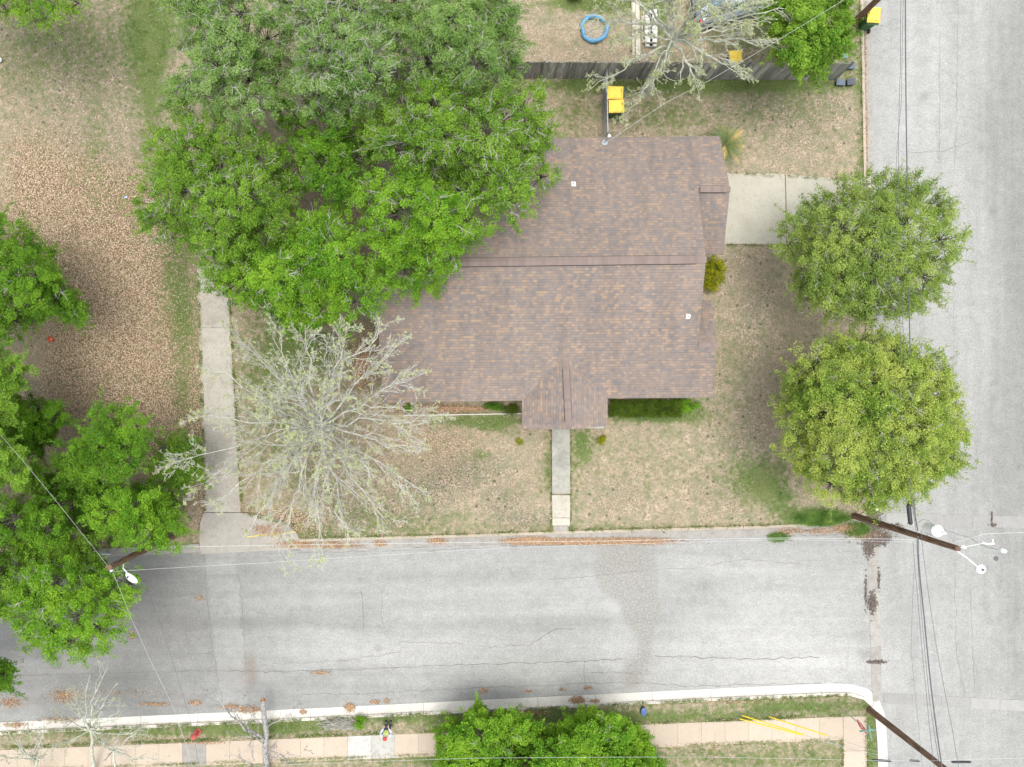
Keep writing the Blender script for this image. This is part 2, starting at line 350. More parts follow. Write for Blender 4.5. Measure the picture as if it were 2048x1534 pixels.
M_brick = simple('brick_wall', (0.27, 0.16, 0.12), 0.9, 0.25, 8)

# ------------------------------------------------------------------ terrain layout
NW = [(-2500, -2500), (1712, -2500), (1724, 0), (1727, 130), (1731, 350), (1736, 700), (1739, 960), (1740, 1000), (1736, 1020), (1722, 1034), (1700, 1043), (1660, 1050), (1540, 1056),
      (1320, 1062), (1108, 1068), (900, 1075), (600, 1083), (590, 1066), (568, 1046), (530, 1034), (480, 1026), (412, 1026), (404, 1045), (402, 1070), (398, 1093), (0, 1112), (-2500, 1240)]
SW = [(-2500, 1580), (0, 1461), (640, 1432), (980, 1415), (1440, 1393), (1660, 1383), (1700, 1384), (1728, 1392), (1745, 1408), (1754, 1432), (1758, 1480), (1760, 1534), (1790, 4200), (-2500, 4200)]
W2 = lambda poly, z=0: np.array([A(x, y, z)[:2] for x, y in poly])
polyNW, polySW = W2(NW), W2(SW)
polyNE = W2([(2330, -2500), (4800, -2500), (4800, 1100), (2400, 1022), (2350, 1015), (2335, 990)]); polySE = W2([(2352, 1470), (2400, 1452), (4800, 1560), (4800, 4200), (2370, 4200)])
def lawn_d(P): return np.maximum.reduce([sdist(P, p) for p in (polyNW, polySW, polyNE, polySE)])
def sdist(P, poly):
    """signed distance, positive inside"""
    P = np.asarray(P, float); n = len(poly); d = np.full(len(P), 1e9); ins = np.zeros(len(P), bool)
    for i in range(n):
        a = poly[i]; b = poly[(i + 1) % n]; ab = b - a; t = np.clip(((P - a) @ ab) / (ab @ ab), 0, 1)
        d = np.minimum(d, np.hypot(*(P - a - t[:, None] * ab).T))
        c = ((a[1] > P[:, 1]) != (b[1] > P[:, 1])); xx = (b[0] - a[0]) * (P[:, 1] - a[1]) / ((b[1] - a[1]) if b[1] != a[1] else 1e-9) + a[0]
        ins ^= c & (P[:, 0] < xx)
    return np.where(ins, d, -d)
def blobs(P, lst):
    out = np.zeros(len(P))
    for x, y, rx, ry, am in lst:
        q = ((P[:, 0] - x) / rx) ** 2 + ((P[:, 1] - y) / ry) ** 2
        out += am * np.exp(-q * 1.1)
    return out
GREEN = [(1350, 235, 120, 40, .22), (1570, 215, 90, 50, .22), (1150, 230, 40, 40, .28), (1450, 780, 60, 120, .10), (1250, 900, 120, 60, .10), (1330, 960, 160, 60, .08), (800, 1030, 160, 24, .22), (290, 60, 45, 130, .62), (330, 40, 45, 80, .5), (305, 200, 30, 110, .4), (350, 540, 34, 120, .5), (372, 640, 26, 90, .45), (365, 800, 24, 90, .35), (195, 290, 30, 90, .25), (90, 100, 150, 120, .28), (200, 60, 80, 100, .12), (210, 400, 60, 60, .12),
         (950, 842, 100, 14, .75), (1000, 850, 40, 22, .4), (1162, 890, 26, 45, .65), (1095, 920, 10, 70, .45), (1146, 990, 10, 60, .2), (1515, 955, 62, 55, .62), (1650, 1042, 55, 16, 1.2), (1600, 1030, 50, 20, .5), (1300, 836, 90, 10, .75), (1380, 820, 40, 30, .4),
         (1400, 172, 330, 16, .85), (1160, 172, 40, 14, .5), (1300, 220, 180, 40, .12), (1560, 60, 160, 60, .4), (1690, 90, 30, 90, .35), (1150, 5, 70, 20, .8), (1240, 5, 70, 22, .9), (1320, 40, 20, 60, .6),
         (640, 1070, 260, 16, .35), (1300, 1055, 500, 10, .25), (960, 910, 20, 14, .5), (1720, 300, 10, 300, .3), (540, 720, 80, 120, .45), (600, 900, 130, 120, .25), (640, 700, 80, 60, .5), (1480, 700, 60, 60, .1), (1560, 1000, 30, 40, .4),
         (560, 1452, 140, 14, .55), (250, 1462, 230, 10, .45), (1100, 1430, 320, 14, .5), (1000, 1436, 900, 16, .30), (1600, 1410, 140, 14, .55), (1740, 1480, 12, 90, .6), (1100, 1515, 900, 22, .22), (880, 1515, 60, 14, .5), (1560, 1510, 200, 30, .12), (470, 1455, 80, 12, .5)]
LITTER = [(250, 560, 160, 200, .95), (150, 430, 170, 120, .8), (240, 760, 170, 160, .85), (60, 300, 100, 120, .4), (330, 880, 90, 120, .5), (430, 960, 60, 180, .5), (700, 930, 220, 100, .38), (560, 1050, 90, 40, .9), (900, 880, 120, 60, .4), (860, 817, 120, 10, .9), (730, 720, 40, 80, .8), (1100, 90, 90, 40, .3), (60, 1120, 300, 60, .8), (420, 1478, 120, 6, .5), (1060, 1430, 50, 12, .5), (470, 1055, 70, 25, .6)]
GREY = [(930, 940, 70, 40, .7), (1010, 1000, 40, 40, .5), (850, 985, 60, 40, .6), (700, 1000, 90, 50, .5), (1060, 1040, 60, 20, .5), (640, 940, 60, 60, .4), (760, 1040, 120, 24, .5), (1110, 920, 10, 40, .3), (200, 330, 90, 60, .3), (180, 160, 160, 110, .45), (60, 60, 120, 70, .4), (1480, 900, 60, 120, .3), (1230, 1000, 120, 60, .12), (1500, 620, 60, 120, .25), (1600, 230, 120, 60, .35), (1470, 200, 200, 50, .3), (1470, 1440, 120, 14, .2)]
DARK = [(1585, 690, 55, 100, .45), (1560, 830, 40, 120, .35), (730, 720, 50, 90, .9), (620, 400, 320, 260, 1.0), (60, 1000, 300, 200, .8), (1260, 250, 22, 16, .5), (1180, 200, 60, 30, .3), (830, 940, 160, 70, .18), (60, 150, 150, 110, .3), (120, 830, 160, 80, .5), (920, 816, 130, 8, .5), (1600, 110, 90, 30, .4), (1230, 175, 200, 10, .3)]  # darker litter under trees; the trees' and bins' soft shade is painted in

def coords(lo, hi, step, far):
    f = [60, 100, 180, 320, 600]
    return np.concatenate([[lo - x for x in f[::-1]], np.arange(lo, hi + step / 2, step), [hi + x for x in f]])
GX = coords(-29, 35, 0.2, 600); GY = coords(-25, 26, 0.2, 600)
XX, YY = np.meshgrid(GX, GY); P2 = np.stack([XX.ravel(), YY.ravel()], 1)
PX = np.stack([P2[:, 0] * F / H + NX, NY - P2[:, 1] * F / H], 1)      # photo pixel of each ground vertex
dn = lawn_d(P2)
und = 0.012 * np.sin(P2[:, 0] * 1.3 + 1.1 * np.sin(P2[:, 1] * 0.7)) + 0.012 * np.sin(P2[:, 1] * 1.7 + np.sin(P2[:, 0]))
Z = np.where(dn > 0, np.minimum(L, L * np.clip((dn - 0.02) / 0.22, 0, 1)) + und * np.clip(dn - 0.4, 0, 1), -0.03)
nx, ny = len(GX), len(GY); I = np.arange(nx * ny).reshape(ny, nx)
Q = np.stack([I[:-1, :-1], I[:-1, 1:], I[1:, 1:], I[1:, :-1]], -1).reshape(-1, 4)
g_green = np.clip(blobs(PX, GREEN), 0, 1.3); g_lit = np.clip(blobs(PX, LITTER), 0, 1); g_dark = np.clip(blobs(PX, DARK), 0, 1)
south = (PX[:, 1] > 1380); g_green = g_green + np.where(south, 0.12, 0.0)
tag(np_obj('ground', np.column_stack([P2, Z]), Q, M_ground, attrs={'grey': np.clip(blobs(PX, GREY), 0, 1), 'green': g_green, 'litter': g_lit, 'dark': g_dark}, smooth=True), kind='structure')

# road sheet: the cells outside the lawns
cc = P2[Q].mean(1); dc = lawn_d(cc); Qr = Q[dc < 0.0]
LIT = [(1100, 1250, 1100, 170, .08), (1560, 1330, 260, 90, .22), (1500, 1180, 300, 90, .10), (1850, 200, 100, 300, .16), (1850, 640, 120, 250, .12), (1950, 1450, 200, 100, .05), (1640, 1330, 120, 60, .12), (760, 1300, 260, 50, .15), (800, 1180, 300, 40, .05),  # asphalt's own pale and dark patches, plus tree shade painted at the left end
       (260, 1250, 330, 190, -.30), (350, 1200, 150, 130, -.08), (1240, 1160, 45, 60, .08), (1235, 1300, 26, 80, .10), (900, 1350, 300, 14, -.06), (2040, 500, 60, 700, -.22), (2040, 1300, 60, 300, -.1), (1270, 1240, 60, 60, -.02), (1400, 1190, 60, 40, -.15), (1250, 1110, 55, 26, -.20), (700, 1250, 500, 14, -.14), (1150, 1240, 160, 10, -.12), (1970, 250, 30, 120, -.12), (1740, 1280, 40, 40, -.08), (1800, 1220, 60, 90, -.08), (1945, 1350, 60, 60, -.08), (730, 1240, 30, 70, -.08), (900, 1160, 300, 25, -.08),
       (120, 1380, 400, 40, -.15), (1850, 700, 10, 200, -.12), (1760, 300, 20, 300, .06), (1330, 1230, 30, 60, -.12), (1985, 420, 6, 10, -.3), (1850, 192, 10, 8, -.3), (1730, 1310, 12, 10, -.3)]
WORN = [(1245, 1125, 62, 34, 1.0), (1285, 1180, 36, 70, 1.0), (1212, 1150, 22, 36, .8), (1250, 1180, 40, 22, .7), (1278, 1222, 44, 36, .85), (1262, 1352, 22, 36, .85), (1292, 1300, 22, 60, .75), (770, 1262, 22, 12, .6), (1660, 1300, 50, 40, .45), (1845, 1318, 60, 12, .5), (1800, 1440, 24, 50, .7), (755, 1296, 14, 12, .8)]
BROWN = [(1225, 1135, 34, 44, .30), (1285, 1130, 26, 40, .26), (1255, 1180, 40, 26, .22), (1275, 1320, 24, 60, .30), (1240, 1345, 20, 40, .30), (505, 1340, 12, 36, .4), (445, 1345, 26, 30, .35), (60, 1340, 120, 14, .35), (560, 1110, 120, 16, .2), (300, 1265, 60, 32, .5), (500, 1340, 18, 50, .55), (120, 1400, 90, 20, .5), (20, 1410, 60, 20, .4), (320, 1410, 60, 8, .5), (480, 1350, 30, 60, .3), (1250, 1115, 50, 26, .45), (1262, 1370, 22, 30, .4), (1290, 1340, 40, 50, .22), (1100, 1360, 180, 14, .22), (1290, 1220, 40, 90, .22), (700, 1350, 250, 30, .16), (1560, 1370, 30, 22, .4), (1735, 30, 14, 200, .25), (1749, 230, 8, 300, .18), (1700, 1065, 60, 14, .55), (1790, 1450, 16, 60, .35), (1800, 1040, 60, 14, .3), (755, 1296, 12, 10, .6), (1000, 1325, 400, 5, .15), (1860, 1320, 60, 12, .2), (860, 1085, 340, 10, .25), (1400, 1072, 200, 7, .4), (420, 1105, 90, 14, .3)]
CRK = [(1010, 1265, 60, 22, .9), (300, 1265, 110, 60, .8), (770, 1265, 24, 14, 1.0), (1270, 1340, 40, 70, .5), (1850, 1320, 80, 40, .5), (250, 1380, 300, 20, .5), (680, 1335, 60, 8, .8), (1400, 1350, 250, 12, .3), (1700, 1300, 60, 60, .4)]
ns = np.clip((PX[:, 0] - 1735) / 30, 0, 1)
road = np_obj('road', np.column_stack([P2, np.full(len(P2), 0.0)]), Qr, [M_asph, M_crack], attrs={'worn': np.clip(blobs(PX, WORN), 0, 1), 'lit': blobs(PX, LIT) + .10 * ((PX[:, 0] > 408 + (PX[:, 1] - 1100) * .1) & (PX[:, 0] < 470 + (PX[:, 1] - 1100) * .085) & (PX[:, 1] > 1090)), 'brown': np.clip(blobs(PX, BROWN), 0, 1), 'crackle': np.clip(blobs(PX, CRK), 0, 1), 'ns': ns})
tag(road, kind='structure')
# long cracks belong to the road: thin strips joined into its mesh
def crack_mesh(paths):
    V = []; Fc = []
    for pts, wd in paths:
        P = []
        for i in range(len(pts) - 1):
            a, b = np.array(pts[i], float), np.array(pts[i + 1], float); n = max(2, int(np.hypot(*(b - a)) / 9))
            for t in np.linspace(0, 1, n, endpoint=False): P.append(a + (b - a) * t)
        P.append(np.array(pts[-1], float)); P = np.array(P); P += rng.normal(0, 1.1, P.shape)
        W = An(P, 0.0); d = np.gradient(W[:, :2], axis=0); d /= np.linalg.norm(d, axis=1)[:, None] + 1e-9; nrm = np.stack([-d[:, 1], d[:, 0]], 1)
        ww = wd * (0.5 + rng.random(len(P)))[:, None] / 2; b0 = len(V)
        for i in range(len(P)):
            for s in (1, -1): V.append((*(W[i, :2] + s * nrm[i] * ww[i]), 0.004))
        for i in range(len(P) - 1): Fc.append((b0 + 2 * i, b0 + 2 * i + 1, b0 + 2 * i + 3, b0 + 2 * i + 2))
    return V, Fc
cpaths = [([(0, 1352), (200, 1347), (400, 1341), (560, 1343), (720, 1338), (900, 1330), (1060, 1326), (1255, 1318)], .035), ([(1310, 1312), (1500, 1318), (1640, 1314)], .035), ([(520, 1330), (700, 1320), (800, 1304)], .025), ([(1010, 1290), (1060, 1290), (1110, 1258), (1150, 1256)], .03),
          ([(800, 1283), (900, 1286), (1000, 1295)], .02), ([(600, 1388), (720, 1388), (900, 1378), (1240, 1364), (1400, 1372), (1640, 1366)], .025), ([(540, 1100), (800, 1094), (1100, 1088), (1350, 1077), (1700, 1068)], .03), ([(520, 1108), (760, 1102), (1000, 1096), (1250, 1084)], .02), ([(1100, 1160), (1200, 1150), (1300, 1140), (1400, 1135), (1480, 1118), (1600, 1128)], .02),
          ([(407, 1100), (412, 1180), (425, 1290), (437, 1370), (445, 1405)], .03), ([(478, 1150), (485, 1230), (492, 1330)], .03), ([(1916, 0), (1914, 200), (1909, 350)], .018), ([(1880, 60), (1878, 330)], .014), ([(1800, 58), (1790, 60), (1760, 50)], .02), ([(1810, 305), (1880, 303), (1940, 285)], .02), ([(1908, 560), (1906, 900)], .014),
          ([(1910, 1110), (1912, 1300), (1930, 1390)], .02), ([(1940, 1170), (1950, 1420)], .02), ([(1300, 1348), (1180, 1344)], .02), ([(100, 1195), (300, 1190), (420, 1160)], .015), ([(300, 1310), (420, 1306), (430, 1317)], .02), ([(722, 1180), (728, 1230), (727, 1270)], .03), ([(765, 1180), (764, 1250)], .02), ([(1168, 1310), (1170, 1375)], .018)]
V, Fc = crack_mesh([(a, b * .8) for a, b in cpaths])
co = np.empty(len(road.data.vertices) * 3, np.float32)
bm = bmesh.new(); bm.from_mesh(road.data)
loose = [v for v in bm.verts if not v.link_faces]; bmesh.ops.delete(bm, geom=loose, context='VERTS')
vv = [bm.verts.new(v) for v in V]
for f in Fc:
    nf = bm.faces.new([vv[i] for i in f]); nf.material_index = 1
    if nf.normal.z < 0: nf.normal_flip()
bm.to_mesh(road.data); bm.free()

# -------- flat concrete work
def px2(poly): return [tuple(A(x, y, 0)[:2]) for x, y in poly]
def offset_line(pts, d):
    """shift a world polyline to its left by d"""
    P = np.array(pts, float); g = np.gradient(P, axis=0); g /= np.linalg.norm(g, axis=1)[:, None]
    return P + d * np.stack([-g[:, 1], g[:, 0]], 1)
def subdiv(pts, step):
    out = [np.array(pts[0], float)]
    for i in range(len(pts) - 1):
        a, b = np.array(pts[i], float), np.array(pts[i + 1], float); n = max(1, int(round(np.hypot(*(b - a)) / step)))
        for k in range(1, n + 1): out.append(a + (b - a) * k / n)
    return np.array(out)
def kerb(pxl, mat_k, mat_g, gw, side, name='kerb', slab=3.0, lo=0.0):
    """upstand 0.15 wide inside the lawn edge, gutter pan gw wide on the street side, in cast lengths"""
    base = subdiv(px2(pxl), 0.5); k = MB(); g = MB()
    back = offset_line(base, side * 0.16); front = offset_line(base, -side * gw); mid = offset_line(base, side * 0.02)
    n = len(base); per = int(slab / 0.5); s = 0
    while s < n - 1:
        e = min(n - 1, s + per); gap = 0.012
        def cut(Pl):
            seg = Pl[s:e + 1].copy(); d = seg[1] - seg[0]; seg[0] += d / np.linalg.norm(d) * gap; d = seg[-1] - seg[-2]; seg[-1] -= d / np.linalg.norm(d) * gap; return seg
        a, b, c = cut(back), cut(mid), cut(front)
        poly = [tuple(p) for p in b] + [tuple(p) for p in a[::-1]]; nb = len(b)
        k.prism(poly, -0.02, [0.128] * nb + [0.135] * nb)
        if gw > 0:
            poly = [tuple(p) for p in c] + [tuple(p) for p in b[::-1]]; g.prism(poly, -0.02, [0.007] * nb + [0.016] * nb)
        s = e
    o = k.build(name, mat_k); tag(o, kind='structure')
    if gw > 0: tag(g.build('gutter', mat_g), kind='structure')
kerb([(1724, -420), (1724, 0), (1727, 130), (1731, 350), (1736, 700), (1739, 960), (1740, 1000), (1736, 1020), (1722, 1034), (1700, 1043), (1660, 1050), (1540, 1056), (1320, 1062), (1108, 1068), (900, 1075), (600, 1083)], concrete_mat('kerb_tan', (0.42, 0.36, 0.28), 0.3), M_conc_gut, 0.45, -1)
kerb([(400, 1093), (0, 1112), (-400, 1132)], M_conc_gut, M_conc_gut, 0.3, -1)
kerb([(-400, 1480), (0, 1461), (640, 1432), (980, 1415), (1440, 1393), (1660, 1383), (1700, 1384), (1728, 1392), (1745, 1408), (1754, 1432), (1758, 1480), (1760, 1534), (1768, 1900)], M_conc_pale, M_conc_pale, 0.42, -1)
def slabs(edgeA, edgeB, n, z0, z1, mb, mi=None, gap=0.010):
    """n slabs between two pixel edges (each 2 end points)"""
    a0, a1 = np.array(edgeA[0], float), np.array(edgeA[1], float); b0, b1 = np.array(edgeB[0], float), np.array(edgeB[1], float); g = gap * F / H
    Ln = np.hypot(*(a1 - a0)); gg = g / Ln
    for i in range(n):
        t0, t1 = i / n + gg / 2, (i + 1) / n - gg / 2
        poly = [a0 + (a1 - a0) * t0, a0 + (a1 - a0) * t1, b0 + (b1 - b0) * t1, b0 + (b1 - b0) * t0]
        mb.prism(px2(poly), z0, z1 + random.uniform(0, 0.004), (mi(i) if mi else 0))
# south pavement
mb = MB(); slabs(((-385, 1513), (1683, 1431)), ((-385, 1560), (1683, 1477)), 44, 0, L + 0.03, mb, lambda i: {16: 1, 17: 0, 23: 2, 24: 2}.get(i, 0))
slabs(((1684, 1431), (1686, 1775)), ((1730, 1430), (1733, 1775)), 5, 0, L + 0.031, mb)
tag(mb.build('pavement', [M_conc_tan, M_conc_gut, M_conc_mott]), kind='structure')
# valley gutters across the junction
mb = MB(); slabs(((1734, 1078), (1745, 1404)), ((1757, 1076), (1764, 1400)), 6, -0.02, 0.012, mb)
slabs(((1772, 1026), (2350, 1040)), ((1772, 1049), (2350, 1064)), 10, -0.02, 0.012, mb, lambda i: 1)
slabs(((1766, 1386), (2350, 1416)), ((1766, 1406), (2350, 1440)), 10, -0.02, 0.012, mb, lambda i: 1)
tag(mb.build('valley_gutter', [M_conc_gut, concrete_mat('concrete_cross', (0.32, 0.315, 0.295), .6, (.24, .23, .21), 1.5)]), kind='structure')
# front walk with two shallow steps
mb = MB(); slabs(((1103, 850), (1103, 986)), ((1138, 850), (1139, 986)), 1, 0, L + 0.15, mb); mb.m = [0] * len(mb.f)
slabs(((1103, 989), (1104, 1034)), ((1139, 989), (1139, 1034)), 1, 0, L + 0.10, mb, lambda i: 1)
slabs(((1104, 1035), (1104, 1050)), ((1139, 1035), (1139, 1050)), 1, 0, L + 0.05, mb, lambda i: 1)
slabs(((1105, 1051), (1105, 1066)), ((1138, 1051), (1138, 1064)), 1, 0, L + 0.02, mb, lambda i: 2)
tag(mb.build('front_walk', [concrete_mat('walk_weathered', (0.37, 0.36, 0.31), 1.0, (0.17, 0.17, 0.155), 1.1), concrete_mat('walk_step', (0.47, 0.435, 0.36), 0.5), M_conc_gut]), kind='structure')
# east driveway and its apron
mb = MB()
slabs(((1400, 347), (1567, 350)), ((1400, 488), (1570, 490)), 1, 0, L + 0.03, mb); slabs(((1569, 350), (1712, 362)), ((1572, 490), (1712, 492)), 1, 0, L + 0.03, mb)
mb.prism(px2([(1714, 362), (1745, 352), (1747, 500), (1714, 492)]), 0, [L + 0.03, 0.02, 0.02, L + 0.03])
tag(mb.build('driveway', M_conc_drive), kind='structure')
# west driveway, long narrow strip, then the asphalt apron
mb = MB()
prev = None
def wl(y): return 397 + (y - 560) * 0.030
def wr(y): return 457 + (y - 560) * 0.055
ys = [530, 570, 656, 747, 850, 950, 1024]
for a, b in zip(ys[:-1], ys[1:]):
    mb.prism(px2([(wl(a), a + 0.4), (wr(a), a + 0.4), (wr(b), b - 0.4), (wl(b), b - 0.4)]), 0, L + 0.025)
tag(mb.build('side_driveway', concrete_mat('concrete_grey', (0.40, 0.375, 0.32), 0.85, (0.25, 0.22, 0.175))), kind='structure')
M_apron = concrete_mat('apron', (0.36, 0.34, 0.30), 0.55, (0.24, 0.20, 0.16))
mb = MB(); mb.prism(px2([(410, 1024.8), (484, 1024.8), (532, 1032), (571, 1044), (593, 1064), (602, 1084), (600, 1098), (402, 1108), (400, 1093), (400, 1070), (402, 1045)]), -.02, [L + .03, L + .03, L + .03, L + .03, .10, .06, .01, .01, .06, .09, L + .03])
tag(mb.build('driveway_apron', M_apron), kind='structure')
# yellow paint line sprayed over the apron
mb = MB(); mb.prism(px2([(496, 1072), (540, 1066), (592, 1062), (592, 1064), (540, 1068), (496, 1074)]), 0.02, [.118, .13, .112, .112, .13, .118])
tag(mb.build('paint_mark', simple('yellow_paint', (0.62, 0.50, 0.10), 0.7)), 'faded yellow sprayed line across the west driveway apron', 'paint mark')
# bed edging strips
mb = MB(); mb.box(A(928, 829, L + .04), (6.4, .05, .12), R(1.0)); tag(mb.build('garden_edging', M_conc_pale), 'thin pale edging strip in front of the left planting bed', 'edging')
# round iron valve cover
mb = MB(); mb.lathe([(0.13, 0.001), (0.13, 0.012), (0.10, 0.012)], A(1992, 1117, 0), 20); mb.lathe([(0.098, 0.001), (0.098, 0.006), (0.02, 0.008)], A(1992, 1117, 0), 20, 1)
tag(mb.build('valve_cover', [simple('iron', (0.10, 0.10, 0.10), 0.7), M_conc_gut]), 'small round iron valve cover in the asphalt near the lamp head', 'valve cover')

# ------------------------------------------------------------------ house
ZE, ZR = 2.75, 4.85
class Plane:
    def __init__(s, a, b, c): s.n = (b - a).cross(c - a).normalized(); s.d = s.n.dot(a); s.n = s.n if s.n.z > 0 else -s.n; s.d = s.n.dot(a)
    def hit(s, px, py):
        D = Vector(((px - NX) / F, (NY - py) / F, -1)); C = Vector((0, 0, H)); t = (s.d - s.n.dot(C)) / s.n.dot(D); return C + D * t
    def z(s, x, y): return (s.d - s.n.x * x - s.n.y * y) / s.n.z
SP = Plane(A(766, 806, ZE), A(1425, 795, ZE), A(1412, 519, ZR)); NP_ = Plane(A(1115, 275, ZE), A(1440, 272, ZE), A(1412, 519, ZR))
house = thing('house', A(1090, 540, L), 'low brick bungalow under a brown and grey mottled shingle roof with a front porch gable', 'house')
def slope(polys, name='roof'):
    """polys: list of (points, u direction) -> one slab mesh with shingle UVs in metres"""
    V = []; Fc = []; UV = []; mi = []; T = 0.13
    for pts, u in polys:
        nrm = (pts[1] - pts[0]).cross(pts[2] - pts[0]).normalized()
        if nrm.z < 0: pts = pts[::-1]; nrm = -nrm if (pts[1] - pts[0]).cross(pts[2] - pts[0]).z > 0 else nrm
        nrm = (pts[1] - pts[0]).cross(pts[2] - pts[1]); nrm = Vector((0, 0, 0))
        for i in range(len(pts)): nrm += pts[i].cross(pts[(i + 1) % len(pts)])
        if nrm.z < 0: pts = pts[::-1]; nrm = -nrm
        nrm.normalize(); u = (u - nrm * u.dot(nrm)).normalized(); v = nrm.cross(u)
        if v.z < 0: v = -v
        b = len(V); n = len(pts); V += [tuple(p) for p in pts] + [tuple(p - Vector((0, 0, T))) for p in pts]
        Fc.append(tuple(range(b, b + n))); mi.append(0); UV += [(p.dot(u) + 50, p.dot(v) + 20.03) for p in pts]
        Fc.append(tuple(range(b + 2 * n - 1, b + n - 1, -1))); mi.append(1); UV += [(0, 0)] * n
        for i in range(n):
            j = (i + 1) % n; Fc.append((b + i, b + n + i, b + n + j, b + j)); mi.append(1); UV += [(0, 0)] * 4
    return V, Fc, UV, mi
ux = (A(1440, 272, ZE) - A(1115, 275, ZE)).normalized(); uy = Vector((0.01, 1, 0)).normalized()
RW, RE = A(749, 527, ZR), A(1412, 519, ZR)
wingr = NP_.hit(1460, 377); swr = SP.hit(1434, 689)
ZP = 3.43
polys = [([NP_.hit(762, 280), NP_.hit(1440, 272), wingr, NP_.hit(1396, 377), RE, RW], ux),
         ([RW, RE, SP.hit(1396, 689), swr, SP.hit(1425, 795), A(1215, 797, ZE), SP.hit(1131, 712), A(1044, 801, ZE), SP.hit(766, 806)], ux),
         ([A(1386, 378, wingr.z - .03), A(1460, 378, wingr.z - .03), A(1447, 508, ZE), A(1386, 508, ZE)], ux),
         ([A(1386, 688, swr.z - .03), A(1434, 688, swr.z - .03), A(1424, 600, ZE), A(1386, 600, ZE)], ux),
         ([SP.hit(1131, 712) + Vector((0, 0, .004)), A(1044, 801, ZE + .004), A(1044, 858, ZE), A(1138, 859, ZP)], uy),
         ([SP.hit(1131, 712) + Vector((0, 0, .004)), A(1138, 859, ZP), A(1215, 852, ZE), A(1215, 797, ZE + .004)], uy)]
M_trim = simple('fascia_paint', (0.34, 0.27, 0.22), 0.7)
V, Fc, UV, mi = slope(polys)
roof = np_obj('roof', V, Fc, [M_shingle, M_trim], house, True, mi, UV)
# ridge caps: lapped tabs
M_cap = simple('cap_shingle', (0.205, 0.160, 0.140), 0.95, 0.12, 30, island=0.10)
def ridge(a, b, hw, lift, drop, n_tab=0.15, mb=None):
    d = (b - a); ln = d.length; d.normalize(); s = Vector((-d.y, d.x, 0)).normalized(); n = int(ln / n_tab)
    for i in range(n):
        p = a + d * (ln * i / n); q = a + d * (ln * (i + 1) / n + 0.02); h1 = lift; h0 = lift + 0.012
        vs = [p + Vector((0, 0, h1)), p + s * hw + Vector((0, 0, h1 - drop)), p - s * hw + Vector((0, 0, h1 - drop)), q + Vector((0, 0, h0)), q + s * hw + Vector((0, 0, h0 - drop)), q - s * hw + Vector((0, 0, h0 - drop))]
        vs += [v - Vector((0, 0, 0.02)) for v in vs]
        mb.add(vs, [(0, 3, 4, 1), (0, 2, 5, 3), (1, 4, 10, 7), (2, 8, 11, 5), (3, 5, 11, 9), (3, 9, 10, 4), (0, 1, 7, 6), (0, 6, 8, 2)])
def cap(*segs):
    m = MB()
    for a, b, hw, lf, dr in segs: ridge(a, b, hw, lf, dr, mb=m)
    return m.build('ridge_cap', M_cap, roof)
cap((RW + Vector((.1, 0, 0)), A(1392, 519, ZR), .19, .07, .055)); cap((A(1392, 519, ZR), RE, .15, .02, .045))
cap((A(1400, 378, wingr.z), A(1452, 378, wingr.z), .16, .06, .05), (A(1452, 378, wingr.z), A(1460, 378, wingr.z), .13, .02, .04))
cap((A(1137, 843, ZP), A(1132, 738, ZP), .155, .06, .05), (A(1138, 858, ZP), A(1137, 843, ZP), .14, .02, .045), (A(1132, 738, ZP), A(1131, 714, ZP), .14, .02, .045))
cap((A(1398, 689, swr.z), A(1434, 689, swr.z), .12, .02, .035))
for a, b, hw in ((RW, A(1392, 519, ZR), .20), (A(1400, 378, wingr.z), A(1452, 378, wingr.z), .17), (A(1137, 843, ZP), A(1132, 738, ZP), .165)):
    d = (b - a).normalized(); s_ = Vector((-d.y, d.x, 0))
    for k_ in (-1, 1): mb = MB(); c = (a + b) / 2 + s_ * hw * k_; c.z -= hw * .33 - .015; mb.box(c, ((b - a).length, .03, .03), math.atan2(d.y, d.x)); mb.build('vent_edge_shade', simple('edge_shade_dark', (.03, .028, .028)), roof)  # dark strips paint the shadow gap along the raised vent edges
# vents
def vent(px, py, pl, size, h, nm='vent_pipe'):
    p = pl.hit(px, py); m = MB(); M = Matrix.Rotation(math.atan2(pl.n.y, pl.n.z) * -1, 3, 'X')
    m.box(p + Vector((0, 0, .01)), (size, size * 1.2, .012), M=M); m.lathe([(.085, 0), (.075, .06), (.05, .09), (.045, h), (.03, h), (.03, h - .05)], p, 12)
    return m.build(nm, M_white, roof)
vent(1147, 368, NP_, .20, .22); vent(1376, 633, SP, .19, .26)
mst = MB(); p = NP_.hit(1209, 286); mst.lathe([(.16, .005), (.15, .02), (.05, .07), (.045, .08)], p, 14); mst.tube([p, p + Vector((0, 0, .75)), p + Vector((.05, .03, .85)), p + Vector((.13, .06, .78))], .032, 8)
mast = mst.build('service_mast', M_galv, roof)
mst = MB(); q = p + Vector((.05, .03, .86)); mst.lathe([(.03, -.08), (.075, -.04), (.07, .05), (.02, .09)], q, 10); mst.build('weatherhead', M_white, mast); MAST = q
